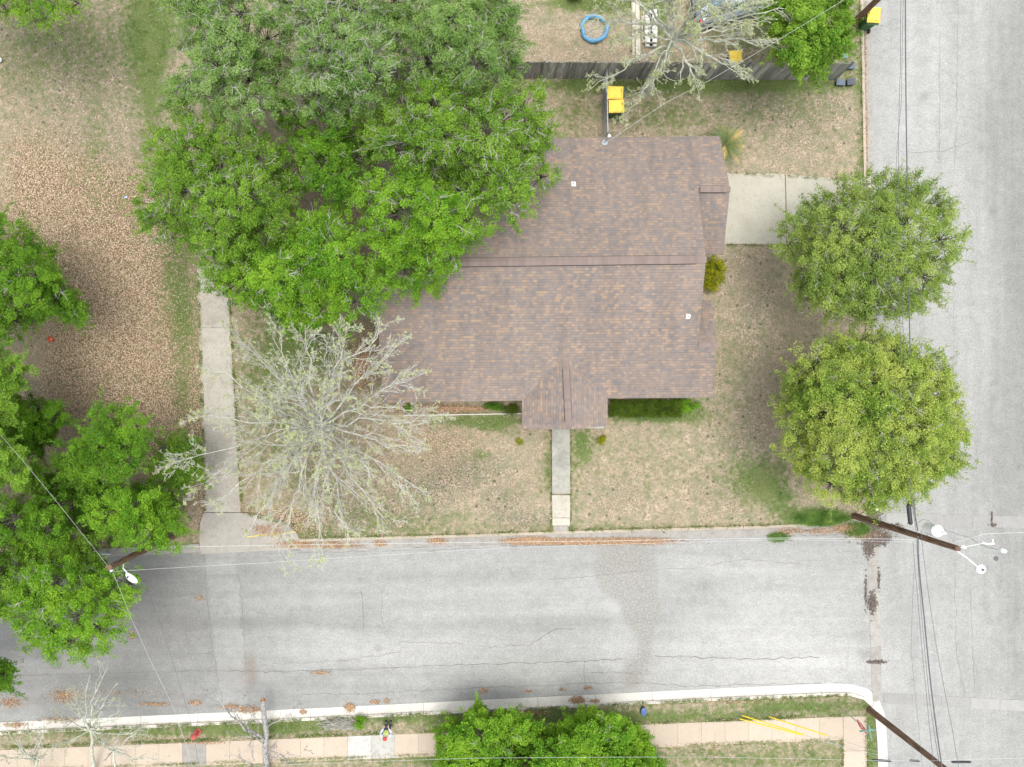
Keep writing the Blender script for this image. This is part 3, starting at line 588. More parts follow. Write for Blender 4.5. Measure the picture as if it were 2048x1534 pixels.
# body
def wxy(P): return (P.x, P.y)
s_y = A(1425, 795, ZE).y + .55; n_y = A(1440, 272, ZE).y - .55; w_x = A(766, 806, ZE).x + .5; e_x = A(1398, 516, ZR).x - .25; e2 = A(1440, 300, ZE).x - .35
mb = MB(); zt = ZE - .16
wn = A(1447, 508, ZE).y + .45; ws = A(1424, 600, ZE).y - .45; e3 = A(1425, 795, ZE).x - .4
body = [(w_x, s_y), (e3, s_y), (e3, ws), (e_x, ws), (e_x, wn), (e2, wn), (e2, n_y), (w_x, n_y)]
mb.prism(body, 0, zt)
ry = (RW.y + RE.y) / 2
for x in (w_x, e_x - .2):
    mb.prism([(x, s_y), (x + .2, s_y), (x + .2, ry), (x, ry)], zt, [zt + .02, zt + .02, ZR - .25, ZR - .25]); mb.prism([(x, ry), (x + .2, ry), (x + .2, n_y), (x, n_y)], zt, [ZR - .25, ZR - .25, zt + .02, zt + .02])
mb.build('wall', M_brick, house)
M_glass = simple('window_glass', (0.05, 0.07, 0.08), 0.1, 0.1, spec=0.6)
for x in (-2.6, 0.2, 8.8, 11.6):
    m = MB(); m.box((x, s_y - .03, 1.5), (1.2, .08, 1.1)); fr = m.build('window', M_white, house); m = MB(); m.box((x, s_y - .08, 1.5), (1.06, .03, .96)); m.build('pane', M_glass, fr)
dx = A(1121, 860, 0).x
m = MB(); m.box((dx, s_y - .03, 1.2), (1.0, .08, 2.1)); m.build('door', simple('door_paint', (.35, .08, .06), .5), house)
for x in (A(1052, 852, ZE).x + .15, A(1207, 850, ZE).x - .15):
    m = MB(); m.box((x, A(1130, 845, ZE).y, 1.4), (.14, .14, 2.5), bev=.01); m.build('porch_post', M_white, house)
m = MB(); m.box((A(1130, 830, 0).x, A(1130, 826, 0).y + .15, .16), (4.0, 1.9, .28)); m.build('porch_floor', M_conc, house)
# garage door on the east wing
m = MB(); m.box((e2 + .03, A(1447, 440, ZE).y, 1.25), (.06, 2.6, 2.1)); m.build('garage_door', M_white, house)
# satellite dish on the west gable
dish = thing('satellite_dish', A(751, 626, 3.7), 'pale grey satellite dish fixed at the west edge of the roof', 'satellite dish')
m = MB(); n = 24; prof = [(0.02, 0.0)] + [(0.40 * t, 0.10 * t * t) for t in np.linspace(.1, 1, 8)]
M_ = Matrix.Rotation(R(-62), 3, 'Y') @ Matrix.Diagonal((1, .95, 1))
m.lathe(prof + [(0.41, 0.10), (0.40, 0.085)] + [(0.40 * t, 0.10 * t * t - .015) for t in np.linspace(.95, .1, 7)], (-0.02, 0, .05), n, M=M_)
m.build('reflector', simple('dish_grey', (0.50, 0.52, 0.50), .5), dish, world=False, smooth=True)
m = MB(); m.tube([(.15, 0, -.35), (.02, 0, .0)], .025); m.tube([(-.02, 0, -.25), (-.42, 0, .12)], .014); m.box((-.43, 0, .14), (.08, .06, .06)); m.build('mount_arm', M_galv, dish, world=False)

# ------------------------------------------------------------------ vegetation
def norm(v): return v / (np.linalg.norm(v, axis=-1, keepdims=True) + 1e-9)
def leaf_mesh(C, OUT, cnt, spread, size, flat=0.55, up=0.5, rnd=0.9, asp=0.5):
    """cnt leaves around each clump centre -> rhombic blades"""
    c = np.repeat(C, cnt, 0); o = np.repeat(OUT, cnt, 0); n = len(c)
    g = rng.normal(0, 1, (n, 3)); g = g * (np.minimum(1, 1.7 / (np.linalg.norm(g, axis=1) + 1e-9)))[:, None]
    sp = spread if np.isscalar(spread) else np.repeat(spread, cnt)[:, None]
    p = c + g * sp * np.array([1, 1, flat])
    nr = norm(o * 0.5 + np.array([0, 0, up]) + rng.normal(0, rnd * 0.6, (n, 3)))
    t = norm(np.cross(nr, rng.normal(0, 1, (n, 3)))); s = np.cross(nr, t)
    a = (size * (0.65 + 0.7 * rng.random(n)))[:, None]; b = a * asp
    V = np.stack([p - t * a, p + s * b - nr * a * .12, p + t * a, p - s * b - nr * a * .12], 1).reshape(-1, 3)
    return V, np.arange(n * 4).reshape(n, 4)
def tubes(paths, rad, ns=4):
    """paths (M,K,3), rad (M,K) -> V,F"""
    paths = np.asarray(paths, float); rad = np.asarray(rad, float); M, K, _ = paths.shape
    d = norm(np.gradient(paths, axis=1)); ref = np.array([0.31, 0.12, 0.94]); u = norm(np.cross(d, ref)); w_ = np.cross(d, u)
    a = 2 * np.pi * np.arange(ns) / ns
    V = paths[:, :, None, :] + (u[:, :, None, :] * np.cos(a)[None, None, :, None] + w_[:, :, None, :] * np.sin(a)[None, None, :, None]) * rad[:, :, None, None]
    idx = np.arange(M * K * ns).reshape(M, K, ns)
    i0 = idx[:, :-1]; i1 = idx[:, 1:]
    Fq = np.stack([i0, np.roll(i0, -1, 2), np.roll(i1, -1, 2), i1], -1).reshape(-1, 4)
    return V.reshape(-1, 3), Fq
def cat(parts):
    V = []; Fq = []; b = 0
    for v, f in parts: V.append(v); Fq.append(f + b); b += len(v)
    return np.concatenate(V), np.concatenate(Fq)
def curves(a, b, K=6, sag=0.0, jit=0.08):
    a = np.atleast_2d(a); b = np.atleast_2d(b); M = max(len(a), len(b)); a = np.broadcast_to(a, (M, 3)); b = np.broadcast_to(b, (M, 3))
    t = np.linspace(0, 1, K)[None, :, None]; ln = np.linalg.norm(b - a, axis=1)[:, None, None]
    p = a[:, None] + (b - a)[:, None] * t; p = p + np.array([0, 0, 1.0]) * (np.sin(np.pi * t) * sag * ln)
    j = rng.normal(0, jit, (M, K, 3)) * ln * 0.5; j[:, 0] = 0; j[:, -1] = 0
    return p + j
def inpoly(P, poly):
    poly = np.array(poly, float); ins = np.zeros(len(P), bool); d = np.full(len(P), 1e9)
    return sdist(P, poly)
def trunk_mesh(base, fork, r, flare=1.5, ns=12, K=7):
    t = np.linspace(0, 1, K)[:, None]; p = base + (fork - base) * t; p[1:-1] += rng.normal(0, .03, (K - 2, 3))
    rr = r * (1 + (flare - 1) * (1 - t[:, 0]) ** 4) * (1 - 0.25 * t[:, 0])
    return tubes(p[None], rr[None], ns)

def leafy_tree(label, group, base, poly, zedge, ztop, mat, lobe=1.25, gap=0.82, r=0.22, leaf=0.040, per=92, clumps=66, bark=None, twigs=0, twigmat=None, name='tree', cat_='tree', zj=0.8, flat=0.75, sprays=70, fork=0.35, holes=0.0, spread=.125):
    poly = np.array(poly, float); k0 = F / (H - (zedge + ztop) / 2); dst_max = None
    x0, y0 = poly.min(0); x1, y1 = poly.max(0)
    cand = np.column_stack([rng.uniform(x0, x1, 6000), rng.uniform(y0, y1, 6000)]); sd = sdist(cand, poly)
    ins = lobe * k0 * 0.52; cand = cand[sd > ins]; sdv = sd[sd > ins]
    if len(cand) == 0: i = np.argmax(sd); cand = np.array([[poly[:, 0].mean(), poly[:, 1].mean()]]); sdv = np.array([ins])
    dm = sdv.max(); keep = []; md = gap * lobe * k0
    for i in range(len(cand)):
        if all((cand[i, 0] - cand[j, 0]) ** 2 + (cand[i, 1] - cand[j, 1]) ** 2 > md * md for j in keep): keep.append(i)
    P = cand[keep]; t = np.clip((sdv[keep] - ins) / max(dm - ins, 1), 0, 1)
    if holes > 0: m_ = rng.random(len(P)) > holes; P = P[m_]; t = t[m_]
    z = zedge + (ztop - zedge) * np.sqrt(1 - (1 - t) ** 2) + rng.normal(0, zj, len(P)); z = np.clip(z, zedge * .75, ztop + .5)
    LC = An(P, z); LR = lobe * (0.82 + 0.42 * rng.random(len(P)))
    # clumps on the upper shell of every lobe
    n = clumps; d = norm(rng.normal(0, 1, (len(LC) * n, 3))); d[:, 2] = np.abs(d[:, 2]) * rng.choice([1, 1, 1, -0.5], len(d))
    lr = np.repeat(LR, n); sh = rng.uniform(0.55, 1.08, len(d))
    bumpy = 1 + 0.14 * np.sin(d[:, 0] * 7 + lr * 9) * np.cos(d[:, 1] * 6 + lr * 5)
    CC = np.repeat(LC, n, 0) + d * (lr * sh * bumpy)[:, None] * np.array([1, 1, flat])
    # keep clumps whose picture falls inside the outline (with ragged tolerance)
    kk = F / (H - CC[:, 2]); pp = np.column_stack([CC[:, 0] * kk + NX, NY - CC[:, 1] * kk]); sdc = sdist(pp, poly)
    ok = (sdc > rng.uniform(-14, 16, len(CC))) & (CC[:, 2] > 0.25); CC = CC[ok]; d = d[ok]
    sp = spread * (0.7 + 0.6 * rng.random(len(CC)))
    V, Fq = leaf_mesh(CC, d, per, sp, leaf)
    # loose sprays reaching past the outline
    edge = np.where(sdc[ok] < 26)[0]; spr = []
    if sprays and len(edge):
        e = rng.choice(edge, sprays); o = CC[e] - LC.mean(0); o[:, 2] = rng.normal(0, .25, len(e)); o = norm(o + rng.normal(0, .5, o.shape)); ln = rng.uniform(.25, .8, (len(e), 1)); tipc = CC[e] + o * ln
        spr = curves(CC[e] - o * .3, tipc, 5, .02, .08); sc3 = spr[:, 1:].reshape(-1, 3)
        V2, F2 = leaf_mesh(sc3, np.repeat(o, 4, 0), max(10, per // 5), .07, leaf); V, Fq = cat([(V, Fq), (V2, F2)])
    b3 = np.array(A(base[0], base[1], L)); root = thing(name, tuple(b3), label, cat_, group)
    fz = max(0.5, fork * zedge); cen = LC.mean(0); fk = b3 + (cen - b3) * np.array([.12, .12, 0]) + np.array([0, 0, fz])
    tm = [trunk_mesh(b3 - [0, 0, .05], fk, r)]
    bark = bark or M_bark
    lim = curves(fk, LC - [0, 0, .25], 7, 0.08, 0.05); n_ = len(LC)
    dl = np.linalg.norm(LC - fk, axis=1); rr = np.clip(r * 0.5 * np.sqrt(3.0 / (n_ + 3)) * 1.8, .03, r * .7)
    tm.append(tubes(lim, np.linspace(rr, 0.03, 7)[None].repeat(n_, 0), 6))
    np_obj('trunk', *cat(tm), bark, root, smooth=True)
    # sub-branches reach the clumps
    li = np.repeat(np.arange(len(LC)), n)[ok]; sel = rng.random(len(CC)) < 0.35
    br = curves(LC[li[sel]] - [0, 0, .2], CC[sel], 4, 0.05, 0.07)
    parts = [tubes(br, np.linspace(.022, .007, 4)[None].repeat(len(br), 0), 3)]
    if len(spr): parts.append(tubes(spr, np.linspace(.012, .004, 5)[None].repeat(len(spr), 0), 3))
    np_obj('branches', *cat(parts), bark, root); parts = []
    if twigs:
        s2 = rng.choice(len(CC), min(twigs, len(CC)), replace=False); up_ = CC[s2] + d[s2] * 0.22 + [0, 0, .12]
        st = LC[li[s2]] * .45 + CC[s2] * .55
        tw = curves(st, up_ + rng.normal(0, .1, up_.shape), 5, 0.04, 0.12); parts.append(tubes(tw, np.linspace(.015, .005, 5)[None].repeat(len(tw), 0), 3))
        for rep_ in range(4):
            a0 = tw[np.arange(len(tw)), rng.integers(1, 4, len(tw))]; e = a0 + norm(d[s2] + rng.normal(0, .8, d[s2].shape)) * .3
            parts.append(tubes(curves(a0, e, 3, 0.02, .12), np.array([[.009, .007, .004]]).repeat(len(tw), 0), 3))
        np_obj('twigs', *cat(parts), twigmat or bark, root)
    np_obj('crown', V, Fq, mat, root)
    return root

ML_oak = leafmat('leaf_live_oak', (0.030, 0.10, 0.010), (0.098, 0.245, 0.022), (0.23, 0.43, 0.035))
ML_pale = leafmat('leaf_grey_green', (0.065, 0.155, 0.030), (0.19, 0.335, 0.075), (0.34, 0.49, 0.15))
ML_mid = leafmat('leaf_mid_green', (0.042, 0.13, 0.014), (0.145, 0.30, 0.032), (0.31, 0.49, 0.06))
ML_bright = leafmat('leaf_fresh', (0.045, 0.155, 0.012), (0.145, 0.34, 0.026), (0.32, 0.53, 0.045))
ML_deep = leafmat('leaf_deep', (0.020, 0.070, 0.008), (0.065, 0.18, 0.014), (0.16, 0.34, 0.022))
ML_east = leafmat('leaf_olive', (0.07, 0.145, 0.028), (0.22, 0.34, 0.065), (0.42, 0.52, 0.12))
ML_yel = leafmat('leaf_yellow_green', (0.080, 0.19, 0.025), (0.27, 0.40, 0.055), (0.55, 0.60, 0.15))
ML_bud = leafmat('leaf_bud', (0.32, 0.36, 0.15), (0.46, 0.50, 0.23), (0.60, 0.63, 0.36))

oaks = 'live oaks massed over the north west corner of the plot'
kw = dict(twigmat=M_twig)
leafy_tree('pale grey green oak crown at the top left of the mass, nearest the long lawn', oaks, (520, 130), [(320, 0), (330, -60), (520, -70), (560, 20), (600, 90), (590, 190), (520, 250), (430, 250), (340, 230), (300, 190), (350, 150), (370, 70)], 5.2, 8.2, ML_pale, twigs=420, **kw)
leafy_tree('twiggy grey green oak crown in the middle of the top edge', oaks, (690, 120), [(530, -60), (740, -70), (780, 20), (800, 130), (760, 210), (690, 240), (610, 230), (570, 180), (590, 90), (540, 20)], 6.0, 9.0, ML_pale, twigs=650, **kw)
leafy_tree('grey green oak crown beside the fenced dirt yard', oaks, (880, 90), [(740, -60), (1000, -60), (1040, 20), (1048, 80), (1058, 140), (1000, 190), (920, 170), (840, 180), (780, 120), (750, 20)], 5.2, 8.0, ML_pale, twigs=300, **kw)
leafy_tree('broad oak crown overhanging the north edge of the shingle roof', oaks, (890, 300), [(720, 200), (800, 160), (920, 160), (1010, 150), (1060, 150), (1112, 195), (1116, 270), (1085, 300), (1120, 345), (1105, 392), (1060, 402), (1045, 455), (1000, 440), (960, 370), (860, 370), (760, 340), (710, 280)], 5.4, 8.6, ML_mid, twigs=420, **kw)
leafy_tree('dark green oak crown in the shaded heart of the mass', oaks, (640, 320), [(560, 200), (700, 210), (760, 280), (760, 350), (720, 420), (640, 420), (560, 380), (540, 280)], 4.2, 6.4, ML_oak, twigs=60, holes=.15, **kw)
leafy_tree('wide green oak crown reaching out over the leaf strewn lawn', oaks, (440, 380), [(340, 220), (440, 230), (540, 260), (590, 330), (590, 430), (560, 520), (480, 560), (400, 560), (385, 490), (320, 480), (268, 430), (262, 370), (300, 345), (290, 290)], 4.8, 7.8, ML_mid, twigs=260, **kw)
leafy_tree('bright green oak crown over the west end of the shingle roof', oaks, (790, 450), [(730, 340), (850, 340), (960, 350), (1000, 430), (985, 470), (945, 490), (925, 550), (890, 590), (870, 605), (820, 600), (780, 560), (740, 520), (700, 440)], 6.2, 9.0, ML_bright, twigs=120, **kw)
leafy_tree('bright green oak crown above the house corner by the bare tree', oaks, (650, 560), [(600, 420), (700, 420), (750, 500), (790, 550), (780, 590), (745, 620), (720, 640), (680, 650), (600, 655), (540, 625), (470, 605), (430, 575), (440, 520), (540, 500)], 5.6, 8.2, ML_bright, twigs=120, **kw)
leafy_tree('low oak crown with tips hanging above the side driveway', oaks, (500, 560), [(400, 490), (480, 480), (580, 500), (640, 600), (650, 680), (600, 690), (540, 640), (470, 610), (440, 580), (400, 565)], 3.8, 5.6, ML_oak, twigs=80, **kw)

lt = 'broadleaf trees along the left edge'
leafy_tree('leafy tree tips hanging into the top left corner', lt, (20, -60), [(-160, -120), (190, -120), (170, 20), (130, 50), (95, 60), (70, 75), (50, 45), (0, 40), (-160, 40)], 4.6, 6.4, ML_bright, lobe=.8, clumps=24, per=36, holes=.1)
leafy_tree('spreading tree at the left edge above the red toy', lt, (-20, 560), [(-200, 400), (0, 430), (50, 445), (65, 480), (122, 485), (112, 530), (160, 590), (180, 635), (160, 650), (100, 632), (64, 670), (30, 690), (-200, 690)], 4.2, 6.4, ML_oak, lobe=1.0, clumps=36, twigs=60, **kw)
leafy_tree('tree at the left edge just below the red toy', lt, (-10, 760), [(-220, 695), (0, 700), (50, 712), (75, 740), (55, 775), (40, 830), (-10, 860), (-220, 860)], 5.0, 7.0, ML_mid, lobe=.95, clumps=36)
leafy_tree('dark green rounded tree between the leaf litter and the yellow green one', lt, (90, 850), [(0, 800), (70, 790), (130, 815), (145, 850), (125, 890), (60, 920), (0, 900)], 3.2, 4.8, ML_deep, lobe=.9, clumps=40)
leafy_tree('pale leaved tall tree at the left edge above the street corner pole', lt, (-20, 960), [(-220, 860), (-20, 860), (40, 890), (75, 930), (90, 965), (60, 985), (30, 990), (-220, 1000)], 6.2, 8.2, ML_mid, lobe=.9, clumps=40)
leafy_tree('yellow green tree tipping over the leaf litter beside the side driveway', lt, (230, 910), [(180, 820), (240, 808), (290, 830), (300, 870), (300, 920), (260, 965), (200, 975), (130, 960), (95, 920), (110, 885), (160, 870)], 4.6, 6.2, ML_oak, lobe=.95, clumps=42)
leafy_tree('bright tree in front of the street lamp pole', lt, (270, 1050), [(180, 985), (250, 975), (320, 985), (355, 1020), (378, 1070), (360, 1095), (305, 1100), (285, 1120), (250, 1090), (190, 1060), (160, 1020)], 4.8, 6.6, ML_bright, lobe=.95, clumps=42)
leafy_tree('low green shrubby tree by the bare branches over the side driveway', lt, (330, 900), [(310, 870), (370, 862), (400, 890), (405, 960), (360, 990), (310, 960), (300, 910)], 2.6, 3.6, ML_mid, lobe=.7, clumps=26, holes=.15)
leafy_tree('dark tree filling the left edge below the pole wires', lt, (20, 1050), [(-220, 990), (30, 990), (90, 990), (130, 1000), (150, 1060), (150, 1110), (60, 1130), (-220, 1140)], 4.0, 6.0, ML_oak, lobe=1.1, clumps=44)
leafy_tree('large yellow green tree overhanging the shaded end of the street', lt, (120, 1200), [(0, 1130), (60, 1120), (140, 1115), (200, 1125), (270, 1140), (290, 1165), (270, 1195), (240, 1240), (250, 1290), (225, 1310), (170, 1320), (130, 1335), (70, 1310), (30, 1280), (25, 1250), (0, 1240), (-20, 1180)], 5.0, 7.4, ML_bright, lobe=1.05, clumps=44, twigs=70, **kw)
leafy_tree('grey green tree at the left edge behind the street tree', lt, (-60, 1170), [(-240, 1100), (-20, 1110), (40, 1130), (30, 1200), (0, 1250), (-240, 1260)], 4.4, 6.0, ML_mid, lobe=1.05, clumps=40)
leafy_tree('low dark tree in the gap behind the yellow green and bright trees', lt, (150, 980), [(60, 930), (150, 940), (230, 960), (330, 970), (380, 1010), (330, 1060), (200, 1080), (90, 1040), (60, 990)], 2.4, 3.8, ML_deep, lobe=.9, clumps=36)
leafy_tree('green tree at the left edge between the shaded kerb and the tall pale one', lt, (90, 1090), [(40, 1060), (120, 1050), (190, 1075), (230, 1110), (180, 1140), (90, 1150), (30, 1120)], 3.8, 5.2, ML_mid, lobe=.8, clumps=36)
leafy_tree('small tip of the darker tree right of the red toy trees', lt, (60, 640), [(80, 540), (120, 560), (150, 600), (180, 628), (172, 642), (140, 636), (110, 622), (80, 590)], 4.0, 4.8, ML_deep, lobe=.6, clumps=30)
leafy_tree('small dark tip of a tree low on the left edge over the street', lt, (-40, 1340), [(-200, 1290), (-10, 1310), (26, 1330), (30, 1365), (10, 1390), (-200, 1400)], 4.4, 5.6, ML_deep, lobe=.6, clumps=26)

leafy_tree('round bright tree between the board fence and the top utility pole', None, (1600, 110), [(1530, -40), (1640, -60), (1690, -20), (1705, 40), (1700, 90), (1670, 110), (1650, 145), (1600, 165), (1560, 145), (1530, 100), (1515, 40)], 3.4, 5.6, ML_mid, lobe=.95, clumps=46, leaf=.055)
et = 'street trees on the east verge'
leafy_tree('open olive green verge tree beside the driveway', et, (1650, 500), [(1600, 395), (1700, 350), (1780, 345), (1860, 342), (1875, 385), (1910, 400), (1920, 445), (1945, 465), (1925, 515), (1895, 545), (1890, 600), (1845, 620), (1830, 650), (1780, 640), (1700, 650), (1660, 640), (1600, 610), (1570, 560), (1545, 510), (1560, 460), (1545, 430)], 3.6, 6.4, ML_east, lobe=1.0, clumps=50, leaf=.040, per=70, r=.18, twigs=260, zj=.5, holes=.04, **kw)
leafy_tree('dense round yellow green verge tree above the corner utility pole', et, (1650, 830), [(1600, 700), (1660, 670), (1740, 650), (1790, 670), (1840, 685), (1890, 710), (1905, 770), (1925, 820), (1945, 870), (1930, 900), (1925, 940), (1890, 960), (1860, 1000), (1790, 1010), (1740, 1020), (1670, 1005), (1620, 990), (1600, 950), (1560, 910), (1545, 840), (1560, 780), (1580, 740)], 3.8, 7.0, ML_yel, lobe=1.0, clumps=60, leaf=.040, per=80, r=.2, zj=.45, twigs=160, **kw)
leafy_tree('fresh green tree with pale limbs at the bottom edge, right of its twin', 'street trees on the south verge', (1200, 1520), [(1060, 1470), (1120, 1440), (1160, 1425), (1230, 1425), (1280, 1440), (1310, 1490), (1330, 1530), (1320, 1700), (1080, 1720), (1040, 1600), (1060, 1530)], 1.7, 3.7, ML_bright, lobe=.8, clumps=50, leaf=.055, twigs=160, **kw)
leafy_tree('fresh green tree at the bottom edge, left of its twin', 'street trees on the south verge', (980, 1520), [(880, 1460), (930, 1420), (960, 1412), (1010, 1425), (1060, 1430), (1080, 1470), (1060, 1520), (1060, 1640), (960, 1680), (890, 1620), (870, 1540)], 1.4, 3.2, ML_bright, lobe=.8, clumps=44, leaf=.055, twigs=90, holes=.1, **kw)

# bare trees just breaking bud
def bare_tree(label, group, base, fork, limbs, r, bark, levels=(9, 6, 4), bud=3, name='bare_tree', lens=(.42, .42, .5), budsize=.032, r1=.09, spread=.75, upb=.25, budp=.8):
    b3 = np.array(A(base[0], base[1], L)); fk = np.array(A(*fork)); root = thing(name, tuple(b3), label, 'tree', group)
    np_obj('trunk', *trunk_mesh(b3 - [0, 0, .05], fk, r), bark, root, smooth=True)
    tips = An([l[:2] for l in limbs], [l[2] for l in limbs]); K = 9
    st = np.array([fk - (fk - b3) * (l[3] if len(l) > 3 else 0) for l in limbs])
    P = curves(st, tips, K, 0.10, 0.035); r0 = np.array([r1 * (l[4] if len(l) > 4 else 1) for l in limbs]); Rd = r0[:, None] * np.linspace(1, .16, K)[None]
    parts = [tubes(P, Rd, 7)]; ends = [P[:, -1]]
    for li, m in enumerate(levels):
        M = len(P); LN = np.linalg.norm(P[:, -1] - P[:, 0], axis=1)
        t = rng.uniform(.18 if li else .22, .98, (M, m)); ti = t * (P.shape[1] - 1); i0 = np.clip(ti.astype(int), 0, P.shape[1] - 2); fr = (ti - i0)[..., None]
        ar = np.arange(M)[:, None]; s = P[ar, i0] * (1 - fr) + P[ar, i0 + 1] * fr; d = norm(P[ar, i0 + 1] - P[ar, i0])
        rp = Rd[ar, i0]; nd = norm(d + rng.normal(0, spread * .62, d.shape) + np.array([0, 0, upb]) * rng.random((M, m, 1)))
        ln = (LN[:, None] * lens[li] * (1.1 - .75 * t) * rng.uniform(.6, 1.25, (M, m)))[..., None]
        e = s + nd * ln; K2 = [7, 5, 4, 4][li]; s = s.reshape(-1, 3); e = e.reshape(-1, 3)
        P = curves(s, e, K2, 0.05, 0.09 if li else .06); rr = np.clip(rp.reshape(-1) * .58, .0065, 1)
        Rd = rr[:, None] * np.linspace(1, .35, K2)[None]; Rd = np.maximum(Rd, .0057)
        parts.append(tubes(P, Rd, 5 if li == 0 else 3)); ends.append(P[:, -1])
    np_obj('branches', *cat(parts), bark, root)
    if bud:
        E = np.concatenate(ends[1:]); E = E[rng.random(len(E)) < budp]
        V, Fq = leaf_mesh(E, np.tile([0, 0, 1.0], (len(E), 1)), bud, .035, budsize, flat=.8); np_obj('buds', V, Fq, ML_bud, root)
    return root
import itertools
limbsB1 = [(760, 640, 7.5), (700, 655, 8, .0, .9), (610, 650, 7.5), (540, 640, 7.2), (470, 650, 7), (430, 740, 7.2), (395, 830, 6.8, 0, .9), (330, 930, 6.0, 0, .6), (380, 975, 6.0, 0, .6), (430, 1010, 6), (500, 1060, 5.8), (560, 1110, 5.6), (640, 1110, 5.6), (700, 1085, 5.8, 0, 1.1), (770, 1040, 5.5), (850, 985, 5.2, 0, 1.1), (865, 900, 5.2), (880, 830, 5), (850, 745, 6, 0, 1.1), (800, 680, 6.5), (600, 760, 9), (680, 770, 8.5), (580, 860, 8.2), (560, 930, 7.5), (660, 960, 7), (740, 940, 6.5), (520, 800, 8)]
bare_tree('big bare grey tree breaking bud on the front lawn by the side driveway', None, (655, 848), (640, 850, 3.0), limbsB1, .26, M_barkgrey, levels=(13, 9, 5), r1=.060, budp=.16, bud=4, budsize=.040)
limbsB2 = [(1170, 30, 6.5), (1200, -60, 7), (1290, -100, 8), (1380, -110, 8), (1470, -90, 7.5), (1560, -60, 7), (1585, 20, 6), (1560, 100, 5.2), (1500, 165, 4.5), (1400, 190, 4.2), (1310, 160, 4.4), (1180, 180, 4.6, .1, .8), (1230, 80, 6, 0, .7), (1340, -20, 8), (1430, 20, 7.5), (1500, 60, 6.5), (1250, 240, 4.0, .2, .6), (1450, -40, 8.0), (1390, 60, 7), (1240, -20, 7.5), (1540, 0, 6.8)]
bare_tree('bare pale tree by the board fence with branches over the parked car and lumber', None, (1288, 186), (1345, 78, 5.0), limbsB2, .20, M_barkpale, levels=(12, 8, 4), r1=.07, budp=.4, bud=3)
bt = 'bare trees at the bottom edge of the south verge'
bare_tree('leaning dead grey tree with a snapped orange top over the pavement', None, (536, 1585), (526, 1400, 1.6), [(430, 1385, 3.4, .45, 1.3), (470, 1420, 2.6, .5, .6), (600, 1410, 2.4, .3, .5), (560, 1470, 2.6, .6, .5), (490, 1390, 2.6, .3, .5), (620, 1500, 2.4, .6, .5), (470, 1510, 2.4, .7, .5), (590, 1560, 2.8, .7, .5)], .16, M_barkdead, levels=(7, 5, 3), r1=.06, bud=0)
bare_tree('slender bare tree at the bottom edge, near the red hydrant', bt, (186, 1560), (181, 1460, 2.6), [(215, 1335, 4.8, 0, 1.2), (150, 1375, 4.5), (110, 1420, 4.2), (240, 1420, 4.2), (290, 1460, 4), (180, 1350, 4.6), (90, 1500, 4), (270, 1520, 3.8), (230, 1370, 4.4)], .09, M_barkpale, levels=(7, 5, 3), r1=.05, bud=2, budp=.15)
bare_tree('slender bare tree in the bottom left corner of the pavement', bt, (60, 1600), (75, 1520, 2.6), [(10, 1450, 4), (40, 1480, 4.4), (100, 1440, 4.4), (-30, 1500, 4), (120, 1490, 4), (80, 1460, 4.4)], .09, M_barkpale, levels=(7, 5, 3), r1=.045, bud=2, budp=.15)
bare_tree('thin bare tree at the bottom edge, between two others', bt, (232, 1600), (228, 1500, 2.4), [(245, 1455, 3.6), (200, 1470, 3.4), (280, 1490, 3.4), (300, 1440, 3.4), (330, 1520, 3.4), (210, 1520, 3.4)], .07, M_barkgrey, levels=(6, 4, 3), r1=.04, bud=0)
# snapped top of the dead tree
t = MB(); a = A(526, 1400, 1.6); t.tube([a - Vector((0, .12, .1)), a, a + Vector((0.01, .12, .14)), a + Vector((.03, .2, .2))], [.10, .09, .05, .01], 7)
dead = [o for o in COL.objects if o.get('label', '').startswith('leaning dead')][0]; t.build('snapped_top', simple('raw_wood', (.42, .17, .05), .9, .3, 20), dead)

# shrubs
def shrub(label, px_c, r_px, h, mat, n=40, per=30, leaf=.035, group=None, name='shrub', cat_='shrub', z0=.25):
    b3 = np.array(A(px_c[0], px_c[1], L)); root = thing(name, tuple(b3), label, cat_, group)
    d = norm(rng.normal(0, 1, (n, 3))); d[:, 2] = np.abs(d[:, 2]); rx, ry = (r_px if hasattr(r_px, '__len__') else (r_px, r_px)); s = H / F
    CC = b3 + [0, 0, z0 * h] + d * rng.uniform(.5, 1, n)[:, None] * [rx * s, ry * s, h * .75]
    V, Fq = leaf_mesh(CC, d, per, .075, leaf); st = tubes(curves(b3, CC[:: max(1, n // 14)], 4), np.linspace(.014, .005, 4)[None].repeat(len(CC[:: max(1, n // 14)]), 0), 4)
    np_obj('stems', *st, M_bark, root); np_obj('foliage', V, Fq, mat, root); return root
ML_gold = leafmat('leaf_gold', (0.05, 0.13, 0.01), (0.17, 0.24, 0.015), (0.55, 0.47, 0.02), nscale=2)
ML_hedge = leafmat('leaf_hedge', (0.020, 0.045, 0.005), (0.050, 0.095, 0.008), (0.13, 0.19, 0.018), nscale=2)
shrub('golden green rounded shrub against the east wall of the house', (1418, 551), (26, 36), 1.3, ML_gold, 160, 40)
shrub('tiny golden shrub in the lawn left of the front walk', (1038, 882), 8, .5, ML_gold, 16, 22, .03)
shrub('small golden shrub in the lawn right of the front walk', (1202, 879), 10, .55, ML_gold, 24, 26, .03)
shrub('glossy yellow green shrub on the south verge beside the brush pile', (721, 1440), 11, .7, ML_bright, 36, 26, .04)
shrub('bright green loose shrub at the right end of the front hedge', (1366, 812), (30, 16), .8, ML_bright, 90, 34, .032)
shrub('small green plant in the left bed by the porch', (1020, 818), (20, 10), .6, ML_hedge, 50, 30, .03)
shrub('small green plant at the left end of the front bed', (817, 815), (10, 7), .5, ML_bright, 16, 30, .03)
shrub('dark low shrub in the left bed under the roof edge', (990, 812), (22, 8), .6, ML_deep, 40, 30, .03)
